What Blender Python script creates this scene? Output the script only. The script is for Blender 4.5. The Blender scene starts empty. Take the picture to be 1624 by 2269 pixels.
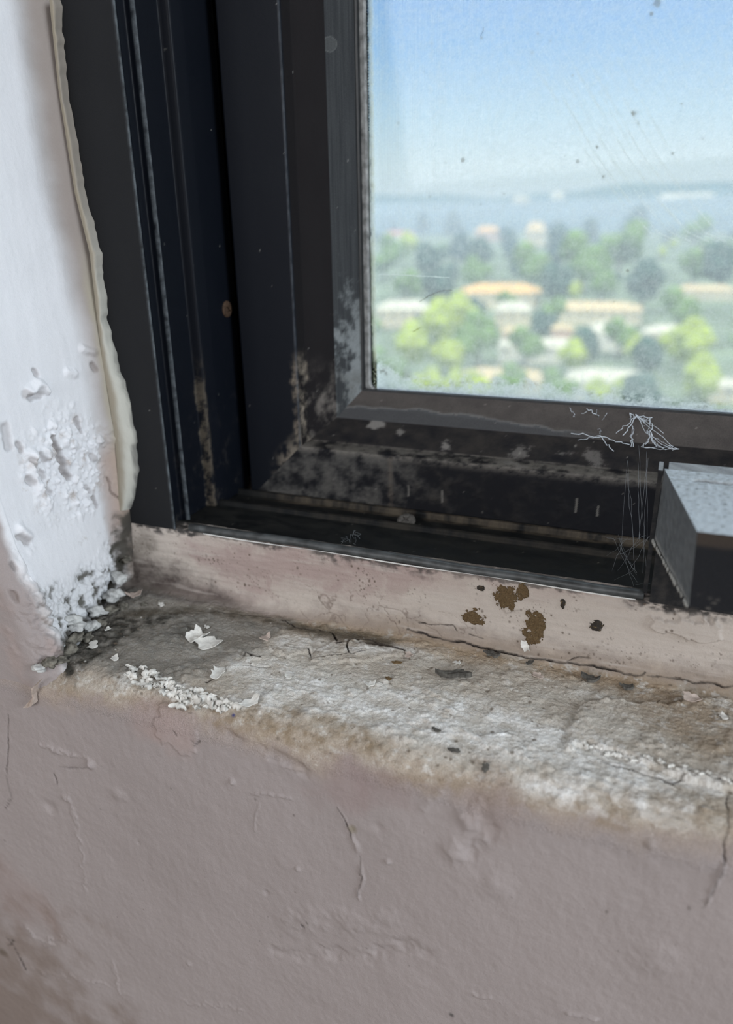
import bpy, bmesh, math, random
import numpy as np
from mathutils import Vector, Matrix

# ------------------------------------------------------------------ camera, world, light
S = 0.4                      # one modelling unit = distance from the camera to the window frame = 0.4 m
CZ = 0.9 + 0.612 * S         # camera height above the floor (sill top at 0.9 m)
FPX = 1700.0
PITCH, YAW, ROLL = [math.radians(v) for v in (21.3, 22.0, -1.0)]
scn = bpy.context.scene
col_ = scn.collection

def cam_axes():
    cp, sp, cy, sy = math.cos(PITCH), math.sin(PITCH), math.cos(YAW), math.sin(YAW)
    w = np.array([-sy * cp, cy * cp, -sp]); r = np.array([cy, sy, 0.0]); u = np.cross(r, w)
    return r * math.cos(ROLL) + u * math.sin(ROLL), -r * math.sin(ROLL) + u * math.cos(ROLL), w
CR, CU, CW = cam_axes()
cam_d = bpy.data.cameras.new('camera'); cam = bpy.data.objects.new('camera', cam_d); col_.objects.link(cam)
M = Matrix(((CR[0], CU[0], -CW[0], 0), (CR[1], CU[1], -CW[1], 0), (CR[2], CU[2], -CW[2], 0), (0, 0, 0, 1)))
cam.matrix_world = Matrix.Translation((0, -S, CZ)) @ M
cam_d.sensor_fit = 'VERTICAL'; cam_d.sensor_height = 24.0; cam_d.lens = 24.0 * FPX / 2269.0
cam_d.clip_start = 0.02; cam_d.clip_end = 12000
cam_d.dof.use_dof = True; cam_d.dof.focus_distance = 0.445; cam_d.dof.aperture_fstop = 3.3
scn.camera = cam

scn.view_settings.view_transform = 'Standard'; scn.view_settings.look = 'None'
scn.view_settings.gamma = 1.0; scn.view_settings.exposure = 0.0
scn.view_settings.use_curve_mapping = False

def new_mat(name):
    m = bpy.data.materials.new(name); m.use_nodes = True
    nt = m.node_tree; nt.nodes.clear()
    return m, nt, nt.nodes.new('ShaderNodeOutputMaterial')

world = bpy.data.worlds.new('sky'); scn.world = world; world.use_nodes = True
nt = world.node_tree; nt.nodes.clear()
wo = nt.nodes.new('ShaderNodeOutputWorld'); bg = nt.nodes.new('ShaderNodeBackground')
tc = nt.nodes.new('ShaderNodeTexCoord'); sx = nt.nodes.new('ShaderNodeSeparateXYZ'); cr = nt.nodes.new('ShaderNodeValToRGB')
nt.links.new(tc.outputs['Generated'], sx.inputs[0]); nt.links.new(sx.outputs['Z'], cr.inputs[0])
nt.links.new(cr.outputs[0], bg.inputs[0]); nt.links.new(bg.outputs[0], wo.inputs[0])
el = cr.color_ramp.elements
el[0].position = 0.0; el[0].color = (0.68, 0.83, 0.88, 1)
el[1].position = 1.0; el[1].color = (2.6, 3.15, 3.7, 1)
for p, c in ((0.05, (0.66, 0.84, 0.91, 1)), (0.10, (0.47, 0.73, 0.93, 1)), (0.17, (0.20, 0.50, 0.92, 1)), (0.26, (0.08, 0.34, 0.88, 1)), (0.36, (0.14, 0.38, 0.82, 1)), (0.50, (2.6, 3.15, 3.7, 1))):
    e = el.new(p); e.color = c
bg.inputs[1].default_value = 0.92

def W(x, y, z): return (S * x, S * y, CZ + S * z)

sun_d = bpy.data.lights.new('sun', 'SUN'); sun_d.energy = 2.1; sun_d.angle = 0.009; sun_d.color = (1.0, 0.93, 0.80)
sun = bpy.data.objects.new('sun', sun_d); col_.objects.link(sun)
sun.rotation_euler = Vector((-0.35, 0.75, -0.75)).to_track_quat('-Z', 'Y').to_euler()

def area(name, loc, target, sx_, sy_, power, color):
    d = bpy.data.lights.new(name, 'AREA'); d.shape = 'RECTANGLE'; d.size = sx_; d.size_y = sy_; d.energy = power; d.color = color
    o = bpy.data.objects.new(name, d); col_.objects.link(o); o.location = loc
    o.rotation_euler = (Vector(target) - Vector(loc)).to_track_quat('-Z', 'Z').to_euler()
    return o
# added fill lights without a visible source: one at the right, one far behind
area('fill_right', (2.35, -0.75, 1.75), (-0.3, -0.15, 0.95), 1.3, 1.3, 64, (0.84, 0.92, 1.0))
area('fill_back', (-0.4, -3.3, 1.9), (-0.2, 0, 0.9), 2.0, 1.2, 58, (0.95, 0.97, 1.0))

# ------------------------------------------------------------------ measuring helpers
def ray(px, py): return CW + CR * (px - 812.0) / FPX - CU * (py - 1134.5) / FPX
def on_y(px, py, y):
    d = ray(px, py); t = (1 + y) / d[1]; return np.array([d[0] * t, y, d[2] * t])
def on_z(px, py, z):
    d = ray(px, py); t = z / d[2]; return np.array([d[0] * t, d[1] * t - 1, z])

# ------------------------------------------------------------------ noise
def _hash(ix, iy, seed):
    h = (ix.astype(np.int64) * 374761393 + iy.astype(np.int64) * 668265263 + seed * 1442695041) & 0x7fffffff
    h = (h ^ (h >> 13)) * 1274126177 & 0x7fffffff
    return ((h ^ (h >> 16)) & 0xffff) / 65535.0
def perlin(x, y, seed=0):
    x0 = np.floor(x); y0 = np.floor(y); fx = x - x0; fy = y - y0
    def g(ix, iy, dx, dy):
        a = _hash(ix, iy, seed) * 2 * np.pi
        return np.cos(a) * dx + np.sin(a) * dy
    sxx = fx * fx * fx * (fx * (fx * 6 - 15) + 10); syy = fy * fy * fy * (fy * (fy * 6 - 15) + 10)
    a = g(x0, y0, fx, fy); b = g(x0 + 1, y0, fx - 1, fy); c = g(x0, y0 + 1, fx, fy - 1); d = g(x0 + 1, y0 + 1, fx - 1, fy - 1)
    return ((a * (1 - sxx) + b * sxx) * (1 - syy) + (c * (1 - sxx) + d * sxx) * syy) * 1.5
def fbm(x, y, octv=4, seed=0, gain=0.5):
    s = 0; a = 1; n = 0
    for i in range(octv):
        s = s + a * perlin(x * 2 ** i + 17.3 * i, y * 2 ** i - 9.1 * i, seed + i * 7); n += a; a *= gain
    return s / n
def worley(x, y, seed=0):
    x0 = np.floor(x); y0 = np.floor(y); best = np.full(x.shape, 9.0); sec = best.copy()
    for i in (-1, 0, 1):
        for j in (-1, 0, 1):
            cx = x0 + i; cy = y0 + j
            d = np.hypot(cx + _hash(cx, cy, seed) - x, cy + _hash(cx, cy, seed + 91) - y)
            sec = np.where(d < best, best, np.minimum(sec, d)); best = np.minimum(best, d)
    return best, sec
def rich(x, y, seed=0, octv=7): return fbm(x, y, octv, seed, 0.7) * 1.5
def specks(x, y, seed=0, dens=0.3, rmin=0.08, rmax=0.3):
    x0 = np.floor(x); y0 = np.floor(y); out = np.zeros(x.shape)
    for i in (-1, 0, 1):
        for j in (-1, 0, 1):
            cx = x0 + i; cy = y0 + j
            d = np.hypot(cx + _hash(cx, cy, seed) - x, (cy + _hash(cx, cy, seed + 91) - y) * (0.6 + _hash(cx, cy, seed + 5)))
            r_ = rmin + (rmax - rmin) * _hash(cx, cy, seed + 33) ** 3; on = _hash(cx, cy, seed + 57) < dens
            out = np.maximum(out, on * np.clip((r_ - d) / (r_ * 0.5), 0, 1))
    return out
def sst(a, b, x):
    t = np.clip((x - a) / (b - a), 0, 1); return t * t * (3 - 2 * t)
def seg_dist(A, B, pts, pad=0.03):
    """distance from the points (A, B) to a polyline, and the signed side"""
    pts = np.asarray(pts, float); D = np.full(A.shape, 1e3); T = np.zeros(A.shape); SG = np.ones(A.shape)
    m = (A > pts[:, 0].min() - pad) & (A < pts[:, 0].max() + pad) & (B > pts[:, 1].min() - pad) & (B < pts[:, 1].max() + pad)
    if not m.any(): return D, T, SG
    a = A[m]; b = B[m]; d = np.full(a.shape, 1e3); tt = np.zeros(a.shape); sg = np.ones(a.shape); n = len(pts) - 1
    for i in range(n):
        p = pts[i]; q = pts[i + 1]; v = q - p; L = max(v @ v, 1e-12)
        t = np.clip(((a - p[0]) * v[0] + (b - p[1]) * v[1]) / L, 0, 1)
        e = np.hypot(a - p[0] - t * v[0], b - p[1] - t * v[1]); k = e < d
        d = np.where(k, e, d); tt = np.where(k, (i + t) / n, tt)
        sg = np.where(k, np.sign(v[0] * (b - p[1]) - v[1] * (a - p[0])), sg)
    D[m] = d; T[m] = tt; SG[m] = sg
    return D, T, SG
def inside(A, B, pts):
    pts = np.asarray(pts, float); r = np.zeros(A.shape, bool); n = len(pts)
    for i in range(n):
        x1, y1 = pts[i]; x2, y2 = pts[(i + 1) % n]
        if y1 == y2: continue
        c = ((y1 > B) != (y2 > B)) & (A < (x2 - x1) * (B - y1) / (y2 - y1) + x1); r ^= c
    return r
def poly_mask(A, B, pts, soft, warp=0.0, freq=20, seed=0):
    if warp:
        A = A + warp * fbm(A * freq, B * freq, 5, seed, 0.62); B = B + warp * fbm(A * freq + 31, B * freq, 5, seed + 3, 0.62)
    d, _, _ = seg_dist(A, B, list(pts) + [pts[0]], pad=soft * 2 + 0.01)
    ins = inside(A, B, pts); d = np.minimum(d, 1.0)
    return sst(-soft, soft, np.where(ins, d, -d))
def mixc(C, c, m):
    m = np.asarray(m, float) * np.ones(C.shape[:2]); m = m[..., None]; return C * (1 - m) + np.array(c)[None, None, :] * m

# ------------------------------------------------------------------ mesh helpers
def finish(o, parent=None):
    col_.objects.link(o)
    if parent: o.parent = parent
    return o
def tag(o, label=None, cat=None, group=None, kind=None):
    if label: o['label'] = label
    if cat: o['category'] = cat
    if group: o['group'] = group
    if kind: o['kind'] = kind
    return o
def empty(name, loc, **k):
    o = bpy.data.objects.new(name, None); o.location = loc; o.empty_display_size = 0.02
    col_.objects.link(o); return tag(o, **k)
def boxes_np(bxs):
    vs, fs = [], []
    for (x0, x1, y0, y1, z0, z1) in bxs:
        b = len(vs)
        vs += [(x, y, z) for x in (x0, x1) for y in (y0, y1) for z in (z0, z1)]
        fs += [[b + i for i in f] for f in ((0, 1, 3, 2), (4, 6, 7, 5), (0, 4, 5, 1), (2, 3, 7, 6), (0, 2, 6, 4), (1, 5, 7, 3))]
    return vs, fs
def grid_obj(name, grids, mat, parent=None, boxes=(), box_col=(0.3, 0.3, 0.3), smooth=True):
    """grids: list of dict(P (n,m,3) in units, C (n,m,3), D (n,m) dust, N optional normals). All join into ONE mesh. boxes in units."""
    V, C, Dd, F, N = [], [], [], [], []; off = 0
    for g in grids:
        P = g['P']; n, m = P.shape[:2]
        V.append(P.reshape(-1, 3)); C.append(g['C'].reshape(-1, 3)); Dd.append(g.get('D', np.ones((n, m))).reshape(-1))
        i = np.arange(n * m).reshape(n, m) + off
        q = np.stack([i[:-1, :-1], i[1:, :-1], i[1:, 1:], i[:-1, 1:]], -1)
        k = g.get('keep')
        q = q.reshape(-1, 4) if k is None else q[k]
        if g.get('flip'): q = q[:, ::-1]
        F.append(q); off += n * m
        N.append(g['N'].reshape(-1, 3) if 'N' in g else None)
    if boxes:
        bv, bf = boxes_np(boxes); bv = np.array(bv, float)
        V.append(bv); C.append(np.tile(np.array(box_col), (len(bv), 1))); Dd.append(np.ones(len(bv))); F.append(np.array(bf) + off); off += len(bv)
    V = np.concatenate(V) * S + np.array([0, 0, CZ]); C = np.concatenate(C); Dd = np.concatenate(Dd); F = np.concatenate(F)
    org = np.array([V[:, 0].mean(), V[:, 1].mean(), V[:, 2].min()]) if parent is None else np.zeros(3)
    if parent is not None: org = np.array(parent.matrix_world.translation) * 0 + np.array(parent.location)
    V = V - org
    me = bpy.data.meshes.new(name)
    me.vertices.add(len(V)); me.vertices.foreach_set('co', V.astype(np.float32).ravel())
    me.loops.add(F.size); me.loops.foreach_set('vertex_index', F.astype(np.int32).ravel())
    me.polygons.add(len(F)); me.polygons.foreach_set('loop_start', np.arange(0, F.size, 4, dtype=np.int32)); me.polygons.foreach_set('loop_total', np.full(len(F), 4, np.int32))
    me.update(calc_edges=True); me.validate()
    ca = me.color_attributes.new('Col', 'FLOAT_COLOR', 'POINT')
    ca.data.foreach_set('color', np.concatenate([np.clip(C, 0, 1), Dd[:, None]], 1).astype(np.float32).ravel())
    ngf = len(me.polygons); sm = np.full(ngf, smooth)
    if boxes: sm[-6 * len(boxes):] = False
    me.polygons.foreach_set('use_smooth', sm)
    me.materials.append(mat)
    o = bpy.data.objects.new(name, me)
    if parent is None: o.location = org
    return finish(o, parent)
def poly_obj(name, vs, fs, mat, parent=None, smooth=False, origin=None, mats=None, mi=None):
    me = bpy.data.meshes.new(name); org = Vector(origin) if origin is not None else (Vector(parent.location) if parent else Vector((0, 0, 0)))
    me.from_pydata([tuple(Vector(v) - org) for v in vs], [], fs); me.update()
    for m in (mats or [mat]): me.materials.append(m)
    if mi: me.polygons.foreach_set('material_index', mi)
    if smooth: me.polygons.foreach_set('use_smooth', [True] * len(me.polygons))
    o = bpy.data.objects.new(name, me)
    if parent is None: o.location = org
    return finish(o, parent)
def grid_normals(P):
    a = np.gradient(P, axis=0); b = np.gradient(P, axis=1); n = np.cross(a, b)
    return n / np.maximum(np.linalg.norm(n, axis=-1, keepdims=True), 1e-12)

# ------------------------------------------------------------------ materials
def N_(nt, t, **k):
    n = nt.nodes.new(t)
    for a, b in k.items(): setattr(n, a, b)
    return n
def attr_mat(name, rough_lo, rough_hi, bump=0.3, bscale=900, spec=0.3, bump2=0.0, bscale2=200, speck=0.0, stretch=(1, 1, 1), bdist=0.0004):
    """base colour from the painted stains, fine grain from noise; dust amount (alpha) drives the roughness"""
    m, nt, out = new_mat(name); L = nt.links.new
    b = N_(nt, 'ShaderNodeBsdfPrincipled'); at = N_(nt, 'ShaderNodeAttribute', attribute_name='Col')
    tcn = N_(nt, 'ShaderNodeTexCoord'); mp = N_(nt, 'ShaderNodeMapping'); mp.inputs['Scale'].default_value = stretch
    L(tcn.outputs['Object'], mp.inputs[0])
    n1 = N_(nt, 'ShaderNodeTexNoise'); n1.inputs['Scale'].default_value = bscale; n1.inputs['Detail'].default_value = 4; L(mp.outputs[0], n1.inputs[0])
    n2 = N_(nt, 'ShaderNodeTexNoise'); n2.inputs['Scale'].default_value = bscale2; n2.inputs['Detail'].default_value = 6; L(mp.outputs[0], n2.inputs[0])
    hsv = N_(nt, 'ShaderNodeMix', data_type='RGBA', blend_type='MULTIPLY'); hsv.inputs[0].default_value = 1
    mr = N_(nt, 'ShaderNodeMapRange'); mr.inputs[1].default_value = 0.3; mr.inputs[2].default_value = 0.7
    mr.inputs[3].default_value = 1 - speck; mr.inputs[4].default_value = 1 + speck
    L(n1.outputs[0], mr.inputs[0]); L(at.outputs['Color'], hsv.inputs[6]); L(mr.outputs[0], hsv.inputs[7]); L(hsv.outputs[2], b.inputs['Base Color'])
    rr = N_(nt, 'ShaderNodeMapRange'); rr.inputs[3].default_value = rough_lo; rr.inputs[4].default_value = rough_hi
    L(at.outputs['Alpha'], rr.inputs[0]); L(rr.outputs[0], b.inputs['Roughness'])
    b.inputs['Specular IOR Level'].default_value = spec
    add = N_(nt, 'ShaderNodeMath', operation='MULTIPLY_ADD'); add.inputs[1].default_value = bump2; L(n2.outputs[0], add.inputs[0]); 
    ml = N_(nt, 'ShaderNodeMath', operation='MULTIPLY'); ml.inputs[1].default_value = bump; L(n1.outputs[0], ml.inputs[0]); L(ml.outputs[0], add.inputs[2])
    bp = N_(nt, 'ShaderNodeBump'); bp.inputs['Strength'].default_value = 1.0; bp.inputs['Distance'].default_value = bdist
    L(add.outputs[0], bp.inputs['Height']); L(bp.outputs[0], b.inputs['Normal']); L(b.outputs[0], out.inputs[0])
    return m
def plain(name, c, rough=0.6, spec=0.4, noise=0.0, scale=50, bump=0.0):
    m, nt, out = new_mat(name); L = nt.links.new
    b = N_(nt, 'ShaderNodeBsdfPrincipled'); b.inputs['Roughness'].default_value = rough; b.inputs['Specular IOR Level'].default_value = spec
    tcn = N_(nt, 'ShaderNodeTexCoord'); n1 = N_(nt, 'ShaderNodeTexNoise'); n1.inputs['Scale'].default_value = scale; n1.inputs['Detail'].default_value = 5
    L(tcn.outputs['Object'], n1.inputs[0]); r = N_(nt, 'ShaderNodeValToRGB')
    r.color_ramp.elements[0].position = 0.3; r.color_ramp.elements[1].position = 0.7
    r.color_ramp.elements[0].color = tuple(max(v * (1 - noise), 0) for v in c) + (1,); r.color_ramp.elements[1].color = tuple(min(v * (1 + noise), 1) for v in c) + (1,)
    L(n1.outputs[0], r.inputs[0]); L(r.outputs[0], b.inputs['Base Color'])
    if bump:
        bp = N_(nt, 'ShaderNodeBump'); bp.inputs['Strength'].default_value = 1; bp.inputs['Distance'].default_value = bump; L(n1.outputs[0], bp.inputs['Height']); L(bp.outputs[0], b.inputs['Normal'])
    L(b.outputs[0], out.inputs[0]); return m
M_PLASTER = attr_mat('painted plaster', 0.7, 0.9, bump=0.5, bscale=1400, bump2=1.0, bscale2=260, speck=0.04, spec=0.25, bdist=0.00035)
M_SILL = attr_mat('weathered mortar', 0.85, 0.95, bump=1.0, bscale=1700, bump2=1.2, bscale2=520, speck=0.16, spec=0.12, bdist=0.0005)
M_REVEAL = attr_mat('white wall paint', 0.6, 0.8, bump=0.3, bscale=1200, bump2=1.0, bscale2=240, speck=0.02, spec=0.25, bdist=0.0003)
M_METAL = attr_mat('black anodised aluminium', 0.42, 0.95, bump=0.3, bscale=1500, bump2=0.3, bscale2=300, speck=0.12, spec=0.16, bdist=0.00012)
M_DUSTY = attr_mat('dust covered metal', 0.45, 1.0, bump=1.0, bscale=1500, bump2=0.6, bscale2=500, speck=0.12, spec=0.25, bdist=0.0004)
M_RUBBER = plain('black rubber', (0.020, 0.022, 0.024), 0.45, 0.5, 0.3, 300)
M_ROOM = plain('room paint', (0.45, 0.41, 0.38), 0.9, 0.2, 0.03, 3)
M_FLOORM = plain('room floor', (0.22, 0.17, 0.13), 0.6, 0.3, 0.2, 6)

# ------------------------------------------------------------------ plaster below the window: kerb, sill, front wall (one continuous surface)
PROF = [(0.035, -0.497), (0.004, -0.496), (-0.001, -0.499), (-0.004, -0.56)]
for k in range(7):                                      # fillet between the kerb and the sill
    a = k / 6 * math.pi / 2; PROF.append((-0.006 - 0.022 * (1 - math.cos(a)), -0.590 - 0.022 * math.sin(a)))
PROF += [(-0.14, -0.614), (-0.235, -0.617)]
for k in range(1, 9):                                   # rounded front edge of the sill
    a = k / 8 * math.pi / 2; PROF.append((-0.235 - 0.052 * math.sin(a), -0.617 - 0.052 * (1 - math.cos(a))))
PROF += [(-0.289, -0.9), (-0.292, -1.65)]
PROF = np.array(PROF); PS = np.concatenate([[0], np.cumsum(np.hypot(*np.diff(PROF, axis=0).T))])
S_KERB = PS[10]; S_SILL = PS[20]
def prof(s): return np.interp(s, PS, PROF[:, 0]), np.interp(s, PS, PROF[:, 1])
def px(x, y):
    """a point seen on the plaster -> (X, s) on the unrolled surface"""
    d = ray(x, y); best = None
    for i in range(1, len(PROF) - 1):
        (y0, z0), (y1, z1) = PROF[i], PROF[i + 1]
        # ray point: t*d ; y = t*dy-1 ; z = t*dz
        A = np.array([[d[1], -(y1 - y0)], [d[2], -(z1 - z0)]])
        try: t, k = np.linalg.solve(A, np.array([y0 + 1, z0]))
        except np.linalg.LinAlgError: continue
        if t > 0 and -1e-6 <= k <= 1 + 1e-6 and (best is None or t < best[0]): best = (t, d[0] * t, PS[i] + k * (PS[i + 1] - PS[i]))
    return (best[1], best[2]) if best else (0, 0)
def pl(*a): return [px(*p) for p in a]
U_lo, U_hi = -1.30, 0.30
US = np.concatenate([np.arange(-1.30, -0.92, 0.004), np.arange(-0.92, U_hi, 0.0014)])
SS = np.concatenate([np.arange(0, S_KERB, 0.0013), np.arange(S_KERB, S_SILL, 0.0012), np.arange(S_SILL, PS[-1] - 0.06, 0.0022), [PS[-1]]])
A, B = np.meshgrid(US, SS, indexing='ij')
H = np.zeros(A.shape)                                   # relief along the normal, in units
onk = 1 - sst(S_KERB - 0.02, S_KERB + 0.004, B); onw = sst(S_SILL - 0.055, S_SILL - 0.01, B); ons = (1 - onk) * (1 - onw)

# -- colours (albedo, plus a light fall-off painted on the wall)
PINK = (0.335, 0.296, 0.288)
C = np.zeros(A.shape + (3,)) + np.array(PINK)
big = fbm(A * 2.3, B * 2.3, 3, 5)
C *= (1 + 0.07 * big)[..., None]
f1 = fbm(A * 14, B * 14, 5, 11); f2 = fbm(A * 60, B * 60, 4, 21); f3 = fbm(A * 220, B * 220, 3, 31); f4 = fbm(A * 7, B * 7, 4, 41)
fstr = fbm(A * 9, B * 90, 4, 51)                        # strokes along the wall
wob = 0.022 * f1 + 0.008 * f2
KERBC = (0.52, 0.462, 0.41)
C = mixc(C, KERBC, onk * 0.9)
# bare mortar area of the sill, down to the ragged boundary with the pink paint
bnd = pl((20, 1478), (130, 1532), (300, 1545), (430, 1570), (520, 1612), (620, 1655), (720, 1688), (850, 1697), (960, 1728), (1080, 1750), (1250, 1795), (1400, 1815), (1624, 1862), (1700, 1880))
bx, bs = np.array(bnd).T; edge = np.interp(A, bx, bs)
kx, ks = np.array(pl((270, 1318), (400, 1330), (520, 1350), (620, 1372), (760, 1385), (900, 1397), (1060, 1435), (1200, 1460), (1424, 1498), (1624, 1525), (1700, 1540))).T
kline = np.interp(A, kx, ks)
bare = sst(-0.012, 0.014, (edge - B) + wob) * sst(-0.008, 0.008, B - kline + 0.010 * f1 + 0.006 * f2)
SILLC = (0.49, 0.445, 0.385)
C = mixc(C, SILLC, bare)
C = mixc(C, (0.385, 0.30, 0.225), sst(0.05, 0.0, np.abs(edge - 0.010 - B + wob)) * 0.55 * sst(-1.0, 0.3, f1 + 0.3))
# tan band under the kerb
tan = sst(0.045, 0.0, np.abs(B - kline - 0.012 + 0.4 * wob)) * sst(-0.75, -0.45, A)
C = mixc(C, (0.40, 0.29, 0.18), tan * 0.7)
tan2 = poly_mask(A, B, pl((1250, 1490), (1624, 1530), (1660, 1700), (1560, 1690), (1430, 1590)), 0.03, 0.05, 12, 3)
C = mixc(C, (0.30, 0.225, 0.15), tan2 * 0.7)
# white salts
def band(pts, wd, seed, thr=0.0, fr=18):
    d, t, sg = seg_dist(A, B, pl(*pts), 0.2); n = fbm(A * fr, B * fr * 1.3, 5, seed, 0.6)
    return sst(wd, wd * 0.15, d + 0.045 * n) * sst(thr - 0.25, thr + 0.35, n + 0.25)
fr1 = rich(A * 30, B * 36, 611)
wh = np.maximum(band([(600, 1530), (800, 1570), (1000, 1620), (1200, 1660), (1420, 1745)], 0.052, 61), band([(520, 1470), (760, 1520), (1000, 1560), (1250, 1640)], 0.04, 62, 0.05))
wh = np.maximum(wh, 0.8 * band([(640, 1425), (780, 1440), (900, 1440)], 0.022, 63))
wh = np.maximum(wh, band([(290, 1505), (360, 1520), (450, 1555), (510, 1565), (590, 1568)], 0.016, 64, -0.1))
wh = np.maximum(wh, band([(1290, 1650), (1400, 1690), (1470, 1725), (1590, 1760)], 0.02, 66, -0.1))
wh = np.maximum(wh, band([(1180, 1740), (1400, 1780), (1500, 1790)], 0.03, 65, 0.1))
C = mixc(C, (0.88, 0.89, 0.88), np.clip(wh * (0.66 + 0.75 * fr1), 0, 1))
C = mixc(C, (0.60, 0.58, 0.53), 0.5 * bare * sst(-0.1, 0.5, rich(A * 12, B * 16, 613)))
C = mixc(C, (0.66, 0.64, 0.60), 0.75 * bare * sst(0.15, 0.5, rich(A * 40, B * 50, 71)))
# brown smears in front
for pts, wd, st in (([(470, 1585), (600, 1610), (700, 1640), (850, 1655)], 0.03, 0.75), ([(560, 1570), (760, 1600), (820, 1640)], 0.022, 0.7), ([(850, 1720), (1000, 1735), (1150, 1762), (1400, 1815)], 0.022, 0.45), ([(1330, 1770), (1500, 1790), (1624, 1810)], 0.04, 0.5), ([(130, 1525), (280, 1548), (420, 1570)], 0.018, 0.4)):
    d, t, sg = seg_dist(A, B, pl(*pts), 0.1)
    C = mixc(C, (0.25, 0.185, 0.115), st * sst(wd, 0, d + 0.03 * f1) * sst(-0.5, 0.35, f2 + f1))
od = poly_mask(A, B, pl((610, 1366), (700, 1385), (860, 1408), (905, 1420), (850, 1428), (760, 1415), (650, 1392)), 0.008, 0.012, 20, 19)
C = mixc(C, (0.15, 0.125, 0.09), od * (0.8 + 0.3 * fr1))
# grey mould, left part
mo = poly_mask(A, B, pl((215, 1300), (330, 1290), (520, 1345), (640, 1385), (560, 1430), (430, 1490), (280, 1500), (180, 1492), (105, 1480), (150, 1400)), 0.03, 0.05, 10, 7)
C = mixc(C, (0.155, 0.15, 0.135), mo * (0.72 + 0.5 * f1))
mo = poly_mask(A, B, pl((120, 1490), (200, 1400), (300, 1345), (420, 1355), (330, 1400), (240, 1450), (170, 1505)), 0.02, 0.05, 16, 8)
C = mixc(C, (0.045, 0.042, 0.036), np.clip(mo * (0.75 + 1.2 * f2), 0, 1))
for pts, wd, st in (([(290, 1360), (420, 1352), (560, 1365), (640, 1390), (740, 1410), (850, 1428)], 0.016, 0.75), ([(285, 1300), (400, 1310), (520, 1345)], 0.03, 0.6), ([(590, 1375), (700, 1400), (850, 1425)], 0.013, 0.6), ([(200, 1300), (285, 1240), (330, 1200)], 0.03, 0.5), ([(420, 1495), (540, 1440), (520, 1420)], 0.03, 0.35)):
    d, t, sg = seg_dist(A, B, pl(*pts), 0.1)
    C = mixc(C, (0.10, 0.085, 0.065), st * sst(wd, 0, d + 0.02 * f1) * (0.7 + 0.5 * sst(-0.3, 0.4, f2)))
# kerb: pinker left end, darkened corner, mould along its top, specks
C = mixc(C, (0.35, 0.265, 0.245), onk * poly_mask(A, B, pl((270, 1150), (420, 1190), (410, 1230), (520, 1300), (260, 1310)), 0.03, 0.06, 12, 9) * 0.85)
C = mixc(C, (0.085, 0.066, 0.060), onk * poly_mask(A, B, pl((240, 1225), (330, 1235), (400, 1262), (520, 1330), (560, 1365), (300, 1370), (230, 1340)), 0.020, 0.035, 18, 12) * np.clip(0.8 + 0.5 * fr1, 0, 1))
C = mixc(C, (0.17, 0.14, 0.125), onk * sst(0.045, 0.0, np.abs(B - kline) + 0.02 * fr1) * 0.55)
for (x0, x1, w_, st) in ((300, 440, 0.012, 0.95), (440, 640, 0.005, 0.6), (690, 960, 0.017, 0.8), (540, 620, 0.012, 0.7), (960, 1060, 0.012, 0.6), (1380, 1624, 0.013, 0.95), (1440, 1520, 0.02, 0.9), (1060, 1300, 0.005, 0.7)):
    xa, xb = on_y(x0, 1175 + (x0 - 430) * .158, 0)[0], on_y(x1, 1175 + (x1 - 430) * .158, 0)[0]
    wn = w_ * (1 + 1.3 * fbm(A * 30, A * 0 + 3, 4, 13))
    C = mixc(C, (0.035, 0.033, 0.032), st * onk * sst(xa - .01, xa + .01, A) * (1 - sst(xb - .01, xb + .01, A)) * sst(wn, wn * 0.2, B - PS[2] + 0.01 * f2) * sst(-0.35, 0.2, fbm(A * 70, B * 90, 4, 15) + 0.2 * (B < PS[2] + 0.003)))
sp = specks(A * 80, B * 80, 3, 0.5, 0.06, 0.22)
C = mixc(C, (0.12, 0.09, 0.07), onk * sp * sst(0.0, 0.4, fbm(A * 12, B * 12, 3, 16) + 0.12) * 0.9)
sp2 = specks(A * 200, B * 200, 4, 0.5, 0.15, 0.5)
C = mixc(C, (0.13, 0.10, 0.08), onk * sp2 * sst(0.05, 0.35, fbm(A * 16, B * 20, 3, 17)) * 0.85)
C = mixc(C, (0.50, 0.45, 0.41), onk * 0.45 * sst(0.1, 0.5, fstr))
# specks and grit on the sill
sp3 = specks(A * 55, B * 70, 5, 0.35, 0.05, 0.22)
C = mixc(C, (0.14, 0.11, 0.08), bare * sp3 * 0.8)
sp4 = specks(A * 70, B * 90, 6, 0.12, 0.06, 0.22)
C = mixc(C, (0.72, 0.70, 0.66), bare * sp4 * 0.7)
C = mixc(C, (0.17, 0.135, 0.10), bare * 0.55 * sst(0.15, 0.5, fbm(A * 90, B * 120, 4, 77, 0.65)))
# pink wall: stains, plus light fall-off painted dark in the lower left
for (x, y, r, c, st) in ((400, 1625, 0.055, (0.385, 0.305, 0.285), 0.7), (330, 1580, 0.05, (0.36, 0.28, 0.26), 0.5), (750, 1745, 0.06, (0.30, 0.235, 0.225), 0.6), (850, 1735, 0.05, (0.29, 0.225, 0.215), 0.5), (1080, 1770, 0.05, (0.29, 0.23, 0.21), 0.5),
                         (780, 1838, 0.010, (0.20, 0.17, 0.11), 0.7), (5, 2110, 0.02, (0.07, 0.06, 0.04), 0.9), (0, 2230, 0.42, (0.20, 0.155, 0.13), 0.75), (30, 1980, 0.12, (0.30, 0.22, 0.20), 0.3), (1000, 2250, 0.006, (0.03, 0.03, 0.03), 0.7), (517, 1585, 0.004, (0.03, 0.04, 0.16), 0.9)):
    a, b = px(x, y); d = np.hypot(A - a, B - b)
    C = mixc(C, c, st * sst(r, r * 0.2, d + r * 0.8 * f1 * (r > 0.012)))

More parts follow.
